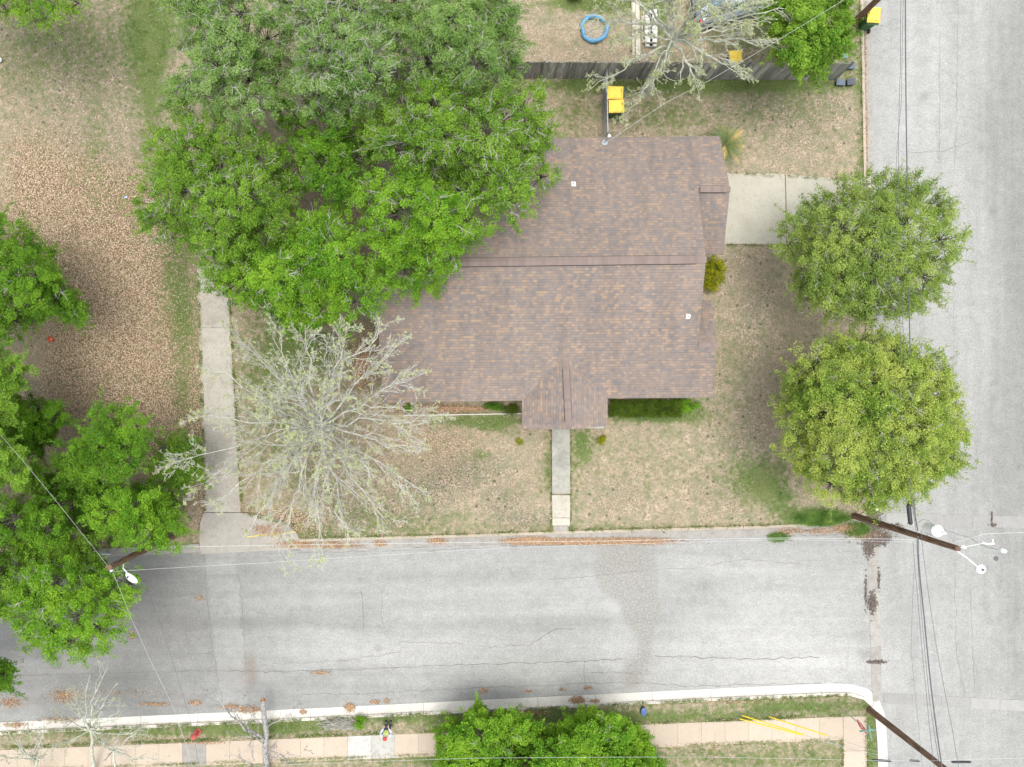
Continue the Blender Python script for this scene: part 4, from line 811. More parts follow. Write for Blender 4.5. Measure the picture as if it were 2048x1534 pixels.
shrub('dark clipped bush at the top edge of the fenced yard', (1148, -2), (18, 9), .9, ML_deep, 50, 36, .035)
# clipped hedge
hd = thing('hedge', A(1285, 815, L), 'long clipped olive green hedge under the front roof edge right of the porch', 'hedge')
n = 900; u = np.column_stack([rng.uniform(-68, 68, n) * H / F, rng.uniform(-17, 15, n) * H / F, rng.uniform(.1, .78, n)]); face = rng.random(n) < .6; u[face, 2] = .74
V, Fq = leaf_mesh(u, np.tile([0, 0, 1.0], (n, 1)), 34, .055, .022, flat=.35, up=.9, rnd=.7); np_obj('foliage', V, Fq, ML_hedge, hd, world=False)
m = MB()
for i in range(24): x = -1.7 + 3.4 * i / 23; m.tube([(x, 0, 0), (x + .1, .1, .35), (x + random.uniform(-.2, .2), random.uniform(-.3, .3), .7)], [.02, .015, .006], 4)
m.build('stems', M_bark, hd, world=False)
# sago palm tucked behind the north east roof corner
sg = thing('sago_palm', A(1440, 300, L), 'sago palm with yellowed fronds beside the north east roof corner', 'palm')
m = MB(); m.lathe([(.16, 0), (.19, .3), (.15, .7), (.05, .8)], (0, 0, 0), 10); m.build('trunk', M_bark, sg, world=False)
M_fy = simple('frond_yellow', (.50, .37, .12), .7, .25, 9); M_fg = simple('frond_green', (.12, .17, .05), .7, .3, 9)
for i in range(46):
    a = 2 * math.pi * i / 46 * 2.62; low = i < 28; ln = random.uniform(.95, 1.3); el = R(random.uniform(5, 25) if low else random.uniform(35, 65)); m = MB()
    pts = []
    for t in np.linspace(0, 1, 7): rr_ = ln * t; pts.append(Vector((math.cos(a) * rr_ * math.cos(el * (1 - .4 * t)), math.sin(a) * rr_ * math.cos(el * (1 - .4 * t)), .72 + ln * (math.sin(el) * t - .45 * t * t))))
    m.tube(pts, [.014, .012, .01, .008, .006, .005, .003], 4); s_ = Vector((-math.sin(a), math.cos(a), 0))
    for k in range(22):
        t = .12 + .86 * k / 22; q = t * 6; i0 = min(int(q), 5); p = pts[i0].lerp(pts[i0 + 1], q - i0); d = (pts[i0 + 1] - pts[i0]).normalized(); w_ = .15 * math.sin(math.pi * min(1, t * .9 + .08)) + .03
        for sd in (-1, 1): e = p + s_ * sd * w_ + d * w_ * .7 + Vector((0, 0, -.01)); m.add([p + d * .014, p - d * .014, e], [(0, 1, 2)])
    m.build('frond', M_fy if (math.cos(a - .1) > -.1 and low and random.random() < .75) or random.random() < .12 else M_fg, sg, world=False)

# ------------------------------------------------------------------ board fence, chain link fence
fy = lambda x: 158 + (x - 1000) * 0.004
fn = thing('board_fence', tuple(A(1200, 158, L)), 'weathered grey vertical board fence between the front lawn and the fenced dirt yard', 'fence')
edges = np.linspace(690, 1668, 11)
for a, b in zip(edges[:-1], edges[1:]):
    p, q = A(a, fy(a)), A(b, fy(b)); n = int((q - p).length / .145); m = MB(); d = (q - p) / n
    for i in range(n):
        c = p + d * (i + .5); h = 1.86 + random.uniform(-.03, .03); tl = random.gauss(0, .012); ang = math.atan2(d.y, d.x) + random.gauss(0, .03)
        M_ = Matrix.Rotation(ang, 3, 'Z') @ Matrix.Rotation(tl, 3, 'Y') @ Matrix.Rotation(random.gauss(0, .008), 3, 'X')
        m.box((c.x, c.y - .02, L + h / 2), (d.length * .95, .018, h), M=M_)
    m.build('board_panel', M_fence, fn)
    m = MB()
    for z in (.4, 1.0, 1.6): m.box(((p.x + q.x) / 2, (p.y + q.y) / 2 + .025, L + z), ((q - p).length - .01, .04, .09), math.atan2(d.y, d.x))
    m.build('rail', M_fence, fn)
for a in edges: m = MB(); c = A(a, fy(a)); m.box((c.x, c.y + .09, L + .92), (.09, .09, 1.84)); m.build('post', M_fence, fn)
# chain link return fence down to the house
cl = thing('chain_link_fence', tuple(A(1206, 220, L)), 'grey chain link fence between the board fence and the house', 'fence')
p0, p1 = A(1204, 159), A(1206, 283); hh = 1.15
for c, nm in ((p0, 0), (p0.lerp(p1, .5), 0), (p1, 0)): m = MB(); m.tube([c, c + Vector((0, 0, L + hh + .04))], .03, 8); m.lathe([(.03, 0), (.035, .02), (.0, .05)], c + Vector((0, 0, L + hh + .03)), 8); m.build('post', M_galv, cl)
m = MB(); m.tube([p0 + Vector((0, 0, L + hh)), p1 + Vector((0, 0, L + hh))], .026, 8); m.build('top_rail', M_galv, cl)
m = MB(); ln = (p1 - p0).length; dv = (p1 - p0) / ln; zz = Vector((0, 0, 1))
for i in range(-18, int(ln / .062)):
    for sg_ in (1, -1):
        s0 = i * .062 if sg_ > 0 else i * .062 + 1.1; t0, t1 = 0, 1.1
        P_ = []
        for t in (0.0, 1.1):
            P_.append((s0 + sg_ * t, t))
        (a0, za), (a1, zb) = P_
        lo_, hi_ = 0, ln
        def clip(a0, za, a1, zb):
            if (a0 < lo_ and a1 < lo_) or (a0 > hi_ and a1 > hi_): return None
            f = lambda x: za + (zb - za) * (x - a0) / (a1 - a0)
            if a0 < lo_: za, a0 = f(lo_), lo_
            elif a0 > hi_: za, a0 = f(hi_), hi_
            if a1 < lo_: zb, a1 = f(lo_), lo_
            elif a1 > hi_: zb, a1 = f(hi_), hi_
            return a0, za, a1, zb
        r_ = clip(a0, za, a1, zb)
        if r_: m.tube([p0 + dv * r_[0] + zz * (L + .03 + r_[1]), p0 + dv * r_[2] + zz * (L + .03 + r_[3])], .004, 3, cap=False)
m.build('wire_mesh', M_galv, cl)
# loose pale hose loop by the service mast
m = MB(); c = A(1229, 271, L); m.tube([c + Vector((.33 * math.cos(t) * (1 - .03 * t), .22 * math.sin(t) + .02 * t, .03 + .01 * t)) for t in np.linspace(0, 6.9, 26)] , .012, 6); tag(m.build('hose', M_wirep), 'pale loop of cable lying on the grass at the north roof edge', 'cable')

# ------------------------------------------------------------------ wheeled bins
M_ylid = simple('lid_yellow', (.80, .57, .08), .6, .13, 5); M_green = simple('bin_green', (.025, .10, .03), .5, .15); M_blue = simple('bin_blue', (.03, .08, .30), .5, .15)
def make_cart(body_mat, label, group):
    t = thing('wheeled_bin', (0, 0, 0), label, 'bin', group)
    m = MB(); m.box((0, 0, .52), (.62, .70, .94), bev=.04, taper=.74); m.box((0, .0, 1.0), (.66, .75, .05), bev=.015); b = m.build('bin_body', body_mat, t, world=False)
    m = MB(); m.tube([(-.28, -.41, .98), (.28, -.41, .98)], .018, 8); m.box((-.27, -.38, .97), (.04, .1, .06)); m.box((.27, -.38, .97), (.04, .1, .06)); m.build('handle', body_mat, b, world=False)
    m = MB(); m.box((0, .03, 1.06), (.68, .80, .06), bev=.03); m.box((0, .04, 1.095), (.54, .62, .03), bev=.014); m.box((0, -.33, 1.095), (.50, .05, .035), bev=.012); m.box((.12, -.24, 1.112), (.16, .035, .012), mi=1); m.box((0, -.29, 1.093), (.60, .012, .012), mi=1); m.box((.31, .05, 1.093), (.012, .64, .010), mi=1); m.box((-.31, .05, 1.093), (.012, .64, .010), mi=1)
    m.build('lid', [M_ylid, simple('lid_groove_shade', (.30, .19, .03), .7)], t, world=False)  # dark strips paint the shade of the lid's hinge slot and recesses
    for s_ in (-1, 1):
        m = MB(); m.lathe([(.02, -.03), (.125, -.03), (.13, 0), (.125, .03), (.02, .03)], (s_ * .30, -.30, .13), 16, M=Matrix.Rotation(R(90), 3, 'Y')); m.build('wheel', M_black, t, world=False)
    return t
gb = 'wheeled bins with yellow lids'
c1 = make_cart(M_green, 'yellow lidded green bin beside the chain link fence, nearer the house roof', gb); p = A(1234.5, 214, 1.08); c1.location = (p.x - .03, p.y, L); c1.rotation_euler.z = R(91)
c2 = make_cart(M_blue, 'yellow lidded blue bin beside the chain link fence, nearer the board fence', gb); p = A(1232.5, 187, 1.08); c2.location = (p.x - .03, p.y, L); c2.rotation_euler.z = R(88)
c3 = copy_tree(c2); c3['label'] = 'yellow lidded blue bin standing inside the fenced yard behind the board fence'; p = A(1470, 117, 1.08); c3.location = (p.x, p.y, L); c3.rotation_euler.z = R(4); c3.scale = (1, .86, 1)
c4 = copy_tree(c1); c4['label'] = 'yellow lidded green bin standing in the street gutter by the top utility pole'; p = A(1748, 31, 1.08); c4.location = (p.x, p.y, 0.01); c4.rotation_euler.z = R(-4)

# small grey boxes on the verge
def tote(name, label, px, py, w_, d_, h, mat, rz=0, mat2=None):
    p = A(px, py, L + h); t = thing(name, (p.x, p.y, L), label, 'utility box', 'plastic boxes on the east verge', R(rz))
    m = MB(); m.box((0, 0, h * .45), (w_ * .94, d_ * .94, h * .9), bev=.03, taper=.86); m.build('box_body', M_black, t, world=False)
    m = MB(); m.box((0, 0, h * .93), (w_, d_, .05), bev=.02); m.box((0, 0, h * .93 + .03), (w_ * .7, d_ * .55, .02), bev=.008); m.build('lid', mat, t, world=False)
M_greyl = simple('lid_slate', (.105, .14, .17), .6, .15, 9); M_greyd = simple('lid_charcoal', (.075, .085, .10), .6, .2, 9)
tote('plastic_box', 'slate grey plastic box standing alone on the verge north of the pair', 1702, 131, .46, .32, .24, M_greyl, 2)
tote('plastic_box', 'slate grey plastic box, left one of the touching pair', 1682, 164, .47, .32, .22, M_greyl, -3)
tote('plastic_box', 'charcoal plastic box, right one of the touching pair', 1703, 163, .44, .34, .26, M_greyd, 3)
tote('meter_box', 'small teal grey meter box half hidden in verge grass', 1690, 111, .27, .26, .06, simple('lid_teal', (.16, .26, .25), .7, .2, 12), 5)

# ------------------------------------------------------------------ fenced yard
pl_ = thing('paddling_pool', tuple(A(1188, 60, L)), 'empty blue ring shaped paddling pool lying on the dirt yard', 'paddling pool')
n = 48; V = []; Fc = []; prof = [(.0, .02), (-.10, .07), (-.12, .16), (-.06, .26), (.02, .27), (.09, .18), (.08, .07)]
for i in range(n):
    a = 2 * math.pi * i / n; wob = .03 * math.sin(3 * a + .5) + .02 * math.sin(7 * a) + .012 * math.sin(13 * a)
    for j, (r_, z_) in enumerate(prof): rr_ = .68 + wob * .6 + r_ * (1 + .16 * math.sin(9 * a + j)); V.append((rr_ * math.cos(a), rr_ * .97 * math.sin(a), z_ * (1 + .25 * math.sin(4 * a + 1))))
k = len(prof)
for i in range(n):
    for j in range(k): Fc.append((i * k + j, ((i + 1) % n) * k + j, ((i + 1) % n) * k + (j + 1) % k, i * k + (j + 1) % k))
np_obj('ring', V, Fc, simple('pool_blue', (.12, .31, .48), .5, .35, 14), pl_, False, smooth=True)
m = MB(); m.lathe([(.62, .012), (.62, .02), (.01, .02)], (0, 0, 0), 30); m.build('floor', simple('pool_floor', (.30, .25, .19), .8, .4, 8), pl_, world=False)
ls = thing('lumber_stack', tuple(A(1269, 55, L)), 'long pale weathered boards stacked beside the white blocks', 'lumber')
for i, (x, y0, y1, z, w_) in enumerate([(1264, -40, 110, .05, .13), (1271, -30, 122, .05, .16), (1275, -50, 121, .05, .14), (1267, -60, 60, .11, .16), (1274, -20, 118, .11, .15), (1284, 33, 86, .05, .12), (1288, 20, 78, .05, .11)]):
    a, b = A(x, y0, L + z), A(x + 1.5 + random.uniform(-2, 2), y1, L + z); m = MB(); dd = b - a; m.box((a + b) / 2, (w_, dd.length, .05), math.atan2(dd.y, dd.x) - math.pi / 2, bev=.006); m.build('board', M_lumber, ls)
bs = thing('block_stack', tuple(A(1300, 60, L)), 'pile of white dirty blocks left of the bare pale tree', 'blocks')
M_block = concrete_mat('block_white', (.66, .65, .62), .7, (.30, .28, .25), 3)
for i in range(9):
    for j in range(2):
        if i == 0 and j == 0: continue
        for lv in range(2 if (i > 2 and i < 8) else 1):
            c = A(1297 + 9 * j + random.uniform(-1, 1), 24 + 8.3 * i, L + .1 + .19 * lv); m = MB(); m.box(c, (.38, .20, .18), random.uniform(-.08, .08), bev=.012); m.build('block', M_block, bs)
# parked car
car = thing('parked_car', tuple(A(1468, 12, L)), 'silver blue car parked under the bare pale tree', 'car', rz=R(15)); M_car = simple('car_paint', (.30, .37, .45), .28, .06, 2, metal=.4, spec=.6)
def loft(secs, mat, nm, par, smooth=True):
    V = []; Fc = []; n = len(secs[0])
    for s_ in secs: V += s_
    for i in range(len(secs) - 1):
        for j in range(n): Fc.append((i * n + j, i * n + (j + 1) % n, (i + 1) * n + (j + 1) % n, (i + 1) * n + j))
    Fc.append(tuple(range(n))[::-1]); Fc.append(tuple(range((len(secs) - 1) * n, len(secs) * n)))
    m = MB(); m.add(V, Fc); return m.build(nm, mat, par, world=False, smooth=smooth)
def csec(x, hw, z0, z1, sh=.12): return [(x, -hw * .96, z0), (x, -hw, (z0 + z1) * .5), (x, -hw * .97, z1 - sh), (x, -hw * .86, z1 - .02), (x, -hw * .4, z1 + .02), (x, hw * .4, z1 + .02), (x, hw * .86, z1 - .02), (x, hw * .97, z1 - sh), (x, hw, (z0 + z1) * .5), (x, hw * .96, z0)]
bodyc = loft([csec(-2.35, .74, .42, .78), csec(-2.2, .86, .28, .98), csec(-1.6, .91, .22, 1.02), csec(-.8, .92, .20, .98), csec(.6, .92, .20, .96), csec(1.2, .91, .22, .93), csec(1.9, .88, .26, .84), csec(2.3, .74, .34, .68)], M_car, 'car_body', car)
loft([csec(-1.75, .74, .9, 1.0, .05), csec(-1.15, .66, .92, 1.40, .1), csec(-.2, .64, .92, 1.46, .1), csec(.35, .66, .92, 1.38, .1), csec(1.15, .74, .88, .96, .05)], simple('car_glass', (.10, .16, .19), .08, .1, spec=.8), 'windows', car)
m = MB(); m.box((-.4, 0, 1.475), (1.5, 1.08, .05), bev=.02); m.build('roof_panel', M_car, car, world=False)
for x in (-1.4, 1.4):
    for s_ in (-1, 1):
        m = MB(); m.lathe([(.05, -.1), (.30, -.1), (.33, -.05), (.33, .05), (.30, .1), (.05, .1)], (x, s_ * .84, .33), 20, M=Matrix.Rotation(R(90), 3, 'X')); wh = m.build('wheel', M_black, car, world=False)
        m = MB(); m.lathe([(.02, 0), (.19, 0), (.2, .012), (.02, .03)], (x, s_ * .94, .33), 14, M=Matrix.Rotation(R(-90 * s_), 3, 'X')); m.build('rim', M_galv, wh, world=False)
for s_ in (-1, 1):
    m = MB(); m.box((-2.28, s_ * .66, .80), (.14, .26, .16), bev=.02); m.build('taillight', simple('tail_red', (.5, .02, .02), .3), car, world=False)
    m = MB(); m.box((2.18, s_ * .64, .66), (.2, .26, .12), bev=.02); m.build('headlight', M_white, car, world=False)
    m = MB(); m.box((.75, s_ * 1.0, 1.0), (.12, .18, .12), bev=.02); m.build('mirror', M_car, car, world=False)
m = MB(); m.box((2.34, 0, .45), (.1, 1.5, .2), bev=.03); m.box((-2.36, 0, .5), (.1, 1.5, .2), bev=.03); m.build('bumper', M_black, car, world=False)

# ------------------------------------------------------------------ poles, lamps and wires
def pole(label, base, h, r, name='utility_pole', z0=L, lean=(0, 0)):
    b = A(*base); b.z = z0; t = thing(name, tuple(b), label, 'utility pole' if name == 'utility_pole' else 'street lamp')
    m = MB(); m.tube([(lean[0] * k_, lean[1] * k_, -.1 + (h + .1) * k_) for k_ in np.linspace(0, 1, 7)], list(np.linspace(r, r * .68, 7)), 18); m.build('pole', M_pole, t, world=False, smooth=True); return t
up1 = pole('leaning looking brown utility pole with a white transformer at the street corner', (1707, 1031), 7.75, .175)
b1 = Vector(up1.location)
tr = MB(); c = A(1854, 1056, 5.7); tr.lathe([(.22, 0), (.26, .03), (.265, .66), (.275, .70), (.23, .76), (.05, .79)], c, 20); trn = tr.build('transformer', M_white, up1, smooth=True)
m = MB(); cc_ = c + Vector((.10, -.03, .75)); m.tube([cc_ - Vector((.0, 0, .05)), cc_ + Vector((.10, -.03, .22))], [.05, .035], 8); m.lathe([(.05, 0), (.07, .03), (.05, .06)], cc_ + Vector((.06, -.02, .1)), 8); m.build('bushing', M_white, trn)
m = MB(); m.box((c + Vector((b1.x, b1.y, 0)) - Vector((0, 0, 0)) + Vector((0, 0, .35 + c.z))) / 2, (.4, .06, .05), math.atan2(c.y - b1.y, c.x - b1.x)); m.build('bracket', M_galv, trn)
s0 = Vector((b1.x, b1.y, 7.35)); s1 = A(1958, 1136, 7.75)
m = MB(); m.tube([s0, s0.lerp(s1, .5) + Vector((0, 0, .14)), s1], .028, 8); arm = m.build('lamp_arm', M_white, up1, smooth=True)
m = MB(); m.lathe([(.10, -.16), (.17, -.10), (.20, 0), (.19, .06), (.08, .10), (.05, .13)], s1 + Vector((.06, -.04, 0)), 18); m.build('lamp_head', M_white, arm, smooth=True)
m = MB(); m.lathe([(.06, 0), (.06, .05), (.03, .07)], s1 + Vector((.06, -.04, .12)), 10); m.build('photocell', simple('cell_grey', (.12, .14, .16), .5), arm)
tp = Vector((b1.x, b1.y, 7.8))
for q, nm in ((A(1928, 1094, 8.1), .07), (A(2008, 1102, 8.9), .085)):
    m = MB(); m.tube([tp - Vector((0, 0, .4)), q], .02, 6); a_ = m.build('support_rod', simple('rod_green', (.40, .46, .40), .5), up1)
    m = MB(); m.lathe([(.03, -.12), (nm, -.08), (.04, -.04), (nm, 0), (.04, .04), (nm * .8, .08), (.02, .11)], q, 12); m.build('insulator', M_white, a_, smooth=True)
m = MB(); q = A(1978, 1086, 8.3); m.tube([q + Vector((-.28, .02, 0)), q + Vector((-.1, -.03, .05)), q + Vector((.14, 0, .1))], .035, 8); m.tube([q + Vector((.08, 0, .08)), q + Vector((.08, .18, .12))], .03, 8); m.tube([tp, q + Vector((-.2, 0, 0))], .012, 6); m.build('fuse_cutout', M_white, up1)
m = MB(); m.tube([c + Vector((.1, 0, .9)), A(1880, 1056, 7), A(1916, 1069, 7.2), A(1940, 1075, 7.4), A(1962, 1090, 7.6), A(2000, 1101, 8.6)], .009, 5); m.tube([A(1836, 1046, 6.6), A(1846, 1038, 6.6), A(1858, 1042, 6.5), c + Vector((0, .1, .7))], .009, 5); m.build('jumper_wire', M_wire, up1)

up2 = pole('long brown utility pole leaning out over the bottom right street corner by the stop sign', (1736, 1417), 7.6, .17); b2 = Vector(up2.location)
m = MB(); tq = Vector((b2.x, b2.y, 7.2)); m.box(tq, (.9, .09, .11), .1); m.build('crossarm', M_pole, up2)
for s_ in (-1, 1): m = MB(); m.lathe([(.02, 0), (.05, .03), (.03, .07), (.05, .1), (.02, .13)], tq + Vector((s_ * .38, s_ * .04, .06)), 10); m.build('insulator', M_white, up2)
up3 = pole('dark utility pole base leafed with ivy at the top edge by the street bin', (1706, 46), 7.6, .16); b3_ = Vector(up3.location)
V, Fq = leaf_mesh(np.array([[b3_.x + x, b3_.y + y, z] for x, y, z in [(0, -.15, .3), (.1, -.16, .6), (.15, -.12, .9), (-.1, -.15, .2), (.16, -.1, 1.3), (.05, -.18, .8)]]), np.tile([0, -.5, .8], (6, 1)), 16, .07, .05); np_obj('ivy', V, Fq, ML_yel, up3)
bl = A(218, 1135, 7.9); lp = thing('street_lamp', (bl.x, bl.y, L), 'dark wooden pole carrying a white street lamp over the left end of the street', 'street lamp')
m = MB(); m.tube([(0, 0, z) for z in np.linspace(-.1, 7.8, 6)], list(np.linspace(.17, .12, 6)), 16); m.build('pole', M_pole, lp, world=False, smooth=True)
h1 = A(246, 1136, 6.9); h2 = A(263, 1156, 7.1); pt = Vector((bl.x, bl.y, 6.6))
m = MB(); m.tube([pt, h1, h2.lerp(h1, .3)], .022, 8); a_ = m.build('lamp_arm', M_white, lp)
d = (h2 - h1); d.z = 0; d.normalize(); rz = math.atan2(d.y, d.x); m = MB(); M_ = Matrix.Rotation(rz, 3, 'Z') @ Matrix.Diagonal((1.0, .42, .5))
m.lathe([(.02, -.22), (.20, -.2), (.30, -.05), (.32, 0), (.27, .14), (.12, .24), (.02, .26)], h2, 20, M=M_); lh = m.build('lamp_head', M_white, a_, smooth=True)
m = MB(); m.lathe([(.045, 0), (.045, .05), (.02, .06)], h2 - d * .12 + Vector((0, 0, .11)), 10); m.build('photocell', M_black, lh)
m = MB(); q = A(223, 1141, 7.6); m.lathe([(.03, -.1), (.05, -.05), (.03, 0), (.05, .05), (.02, .08)], q, 10); m.tube([q, Vector((bl.x, bl.y, 7.6))], .015, 6); m.build('insulator', M_white, lp)

def wire(label, pts, r, mat, sag=.25, name='overhead_wire'):
    P_ = []
    W_ = [A(*p) for p in pts]
    for i in range(len(W_) - 1):
        n = 10
        for k_ in range(n): t = k_ / n; P_.append(W_[i].lerp(W_[i + 1], t) - Vector((0, 0, sag * 4 * t * (1 - t))))
    P_.append(W_[-1]); m = MB(); m.tube(P_, r, 5); return tag(m.build(name, mat, smooth=True), label, 'wire', 'overhead wires along and across the streets')
z7 = 7.2
wire('thick dark cable over the east street, running north of the corner pole', [(1811, -160, 6.6), (1814, 340, 6.0), (1828, 1000, 6.6), (1836, 1062, 6.8)], .024, M_wire, .05)
wire('thin dark wire over the east street just left of the thick cable', [(1806, -160, 7), (1801, 130, 6.6), (1797, 360, 6.4), (1816, 900, 6.8), (1832, 1060, 7)], .009, M_wire, .05)
wire('thin dark wire over the east street, second left of the thick cable', [(1812, -160, 7), (1803, 200, 6.8), (1791, 360, 6.6), (1810, 900, 6.9), (1834, 1070, 7)], .008, M_wire, .05)
wire('thick dark bundled cable between the corner pole and the bottom right pole', [(1836, 1072, 6.8), (1838, 1130, 6.7), (1848, 1230, 6.5), (1864, 1390, 6.7), (1884, 1534, 7.1), (1886, 1560, 7.2)], .026, M_wire, .02)
wire('thin dark wire left of the bundled cable, between the two lower right poles', [(1826, 1082, 6.8), (1834, 1180, 6.6), (1852, 1380, 6.6), (1868, 1534, 7.0)], .009, M_wire, .02)
wire('thin dark wire nearest the bundled cable, on its left', [(1833, 1075, 6.8), (1841, 1200, 6.6), (1859, 1400, 6.6), (1880, 1534, 7.0)], .009, M_wire, .02)
wire('thin dark wire right of the bundled cable, bending toward the bottom edge', [(1842, 1060, 7.0), (1852, 1150, 6.8), (1874, 1300, 6.7), (1905, 1460, 6.8), (1922, 1560, 7.0)], .009, M_wire, .02)
wire('faint thin wire left of all others over the bottom right junction', [(1828, 1140, 5.0), (1822, 1300, 5.0), (1838, 1460, 5.0), (1848, 1560, 5.0)], .006, M_wire, .02)
wire('pale wire crossing the lower street from the lamp pole to the corner pole', [(226, 1143, 7.6), (520, 1126, 6.9), (1000, 1096, 6.6), (1560, 1079, 6.8), (1828, 1084, 6.9)], .0055, M_wirep, .03)
wire('thicker pale cable ending at the corner pole above the leaf filled gutter', [(300, 1095, 6.0), (700, 1088, 6.2), (1200, 1082, 6.4), (1560, 1076, 6.5), (1780, 1078, 6.6), (1826, 1080, 6.7), (1834, 1090, 6.7)], .009, M_wirep, .02)
wire('pale wire running right from the corner pole to the picture edge', [(1905, 1087, 7.7), (1970, 1068, 7.4), (2048, 1065, 7.4), (2200, 1058, 7.4)], .009, M_wirep, .03)
wire('pale wire rising to the upper left from the lamp pole over the dark trees', [(215, 1132, 7.7), (160, 1062, 7.4), (90, 975, 7.6), (10, 880, 8.6), (-60, 800, 8.8)], .005, M_wirep, .02)
wire('thin pale wire falling from the lamp pole across the tree and the pavement', [(226, 1145, 7.6), (262, 1236, 7.3), (300, 1320, 7.1), (345, 1412, 6.9), (372, 1490, 6.8), (392, 1560, 6.8)], .005, M_wirep, .02)
wire('thin dark cable falling across the shaded street right of the pale wire', [(292, 1172, 5.2), (318, 1240, 5.0), (352, 1345, 4.8), (378, 1430, 4.8), (400, 1540, 4.8)], .007, M_wire, .02)
wire('pale service drop from the house mast to the top utility pole', [(1212, 285, 4.7), (1330, 206, 5.3), (1420, 160, 5.8), (1560, 78, 6.4), (1720, -20, 7.3)], .006, M_wirep, .02)
wire('pale wire above the bottom edge running to the bottom right pole', [(560, 1530, 5.4), (960, 1516, 5.3), (1400, 1514, 5.5), (1740, 1521, 6.0), (1860, 1522, 6.6), (2048, 1516, 6.6), (2200, 1512, 6.6)], .0055, M_wirep, .02)
# splice closures hanging on the cables
def closure(label, a, b, r): m = MB(); pa, pb = A(*a), A(*b); d_ = (pb - pa).normalized() * .06; m.tube([pa - d_, pa, pa + d_ * .2, pb - d_ * .2, pb, pb + d_], [r * .4, r * .8, r, r, r * .8, r * .4], 12); tag(m.build('splice_case', M_black, smooth=True), label, 'splice case', 'black splice cases hanging on cables')
closure('large upright black splice case under the yellow green tree above the corner pole', (1817, 1010, 6.4), (1821, 1047, 6.4), .092)
closure('black splice case over the pavement end, leftmost of the bottom three', (1746, 1520, 5.9), (1780, 1522, 5.9), .05)
closure('short black splice case left of the bottom right pole', (1821, 1521, 6.2), (1838, 1522, 6.2), .045)
closure('black splice case right of the bottom right pole', (1905, 1524, 6.6), (1940, 1524, 6.6), .05)
# yellow guarded guy wires of the bottom right pole
M_yel = simple('guard_yellow', (.80, .58, .04), .5, .08)
for lab, bx, by, tz, gl in (('yellow guarded guy wire, upper one of the left pair on the south verge', 1471, 1427, 7.2, 3.1), ('yellow guarded guy wire, lower one of the left pair by the pavement edge', 1466, 1434, 6.4, 3.0), ('yellow guarded guy wire anchored right of the other two', 1525, 1429, 6.6, 2.9)):
    b_ = A(bx, by, L); top = Vector((b2.x, b2.y, tz)); g = thing('guy_wire', tuple(b_), lab, 'guy wire', 'guy wires of the bottom right pole'); d_ = (top - b_).normalized()
    m = MB(); m.tube([b_, top], .007, 5); m.build('cable', M_galv, g); m = MB(); m.tube([b_ + d_ * .35, b_ + d_ * (.35 + gl)], .032, 8); m.build('guard', M_yel, g)
    m = MB(); m.tube([b_ - Vector((0, 0, .1)), b_ + d_ * .3], .014, 6); m.build('anchor_rod', M_galv, g)

# ------------------------------------------------------------------ signs
st = thing('stop_sign', tuple(A(1678, 1413, L)), 'red stop sign with two crossed green street name blades on one post', 'stop sign'); sp0 = Vector(st.location)
m = MB(); m.tube([sp0, sp0 + Vector((0, 0, 2.85))], .028, 8); m.build('post', M_galv, st)
U = Vector((.43, -.9, 0)).normalized(); Nn = Vector((-U.y * -1, 0, 0)); Nn = U.cross(Vector((0, 0, 1))).normalized(); Zv = Vector((0, 0, 1)); sc_ = Vector((sp0.x, sp0.y, 2.30)) + Nn * .045
def plate(mb, r, off, t, mi): 
    vs = [sc_ + Nn * off + (U * math.cos(R(22.5 + 45 * i)) + Zv * math.sin(R(22.5 + 45 * i))) * r for i in range(8)]; vs += [v + Nn * t for v in vs]
    mb.add(vs, [tuple(range(8))[::-1], tuple(range(8, 16))] + [(i, (i + 1) % 8, 8 + (i + 1) % 8, 8 + i) for i in range(8)], mi)
m = MB(); plate(m, .40, 0, .004, 0); plate(m, .375, .0045, .002, 1); pl2 = m.build('sign_plate', [M_white, simple('sign_red', (.50, .02, .03), .4, .05)], st)
def text_mesh(txt, size, name, mat, parent, origin, U_, V_, depth=.002):
    cu = bpy.data.curves.new(name, 'FONT'); cu.body = txt; cu.size = size; cu.align_x = 'CENTER'; cu.align_y = 'CENTER'; cu.extrude = depth
    tmp = bpy.data.objects.new(name, cu); COL.objects.link(tmp); dg = bpy.context.evaluated_depsgraph_get(); me = bpy.data.meshes.new_from_object(tmp.evaluated_get(dg)); bpy.data.objects.remove(tmp)
    Nn_ = U_.cross(V_); 
    for v in me.vertices: v.co = origin + U_ * v.co.x + V_ * v.co.y + Nn_ * v.co.z - root_loc(parent)
    me.materials.clear(); me.materials.append(mat); o = bpy.data.objects.new(name, me); COL.objects.link(o); o.parent = parent; return o
text_mesh('STOP', .30, 'lettering', M_white, pl2, sc_ + Nn * .009, U, Zv)
M_sg = simple('sign_green', (.03, .30, .20), .45, .1); 
for zz_, ang, ln_ in ((2.72, R(8), .78), (2.92, R(99), .74)):
    c = Vector((sp0.x, sp0.y, zz_)); e = Vector((math.cos(ang), math.sin(ang), 0)); fn_ = Vector((-e.y, e.x, 0)); m = MB()
    m.box(c, (ln_, .006, .16), ang, mi=1); m.box(c + Zv * .0, (ln_ - .02, .010, .14), ang, mi=0); m.box(c + Zv * .0, (ln_ * .8, .013, .045), ang, mi=1); m.build('name_blade', [M_sg, simple('sign_pale', (.62, .74, .70), .5)], st)
rm = thing('reed_marker', tuple(A(1312, 1049, L)), 'thin gold marker rod standing at the kerb of the front lawn', 'marker')
m = MB(); b_ = Vector(rm.location); m.tube([b_, A(1327, 1064, 1.5)], .016, 6); m.build('rod', simple('gold_rod', (.42, .30, .06), .5), rm); m = MB(); m.box(A(1328, 1065, 1.58), (.05, .05, .12), bev=.01); m.build('cap', M_black, rm)

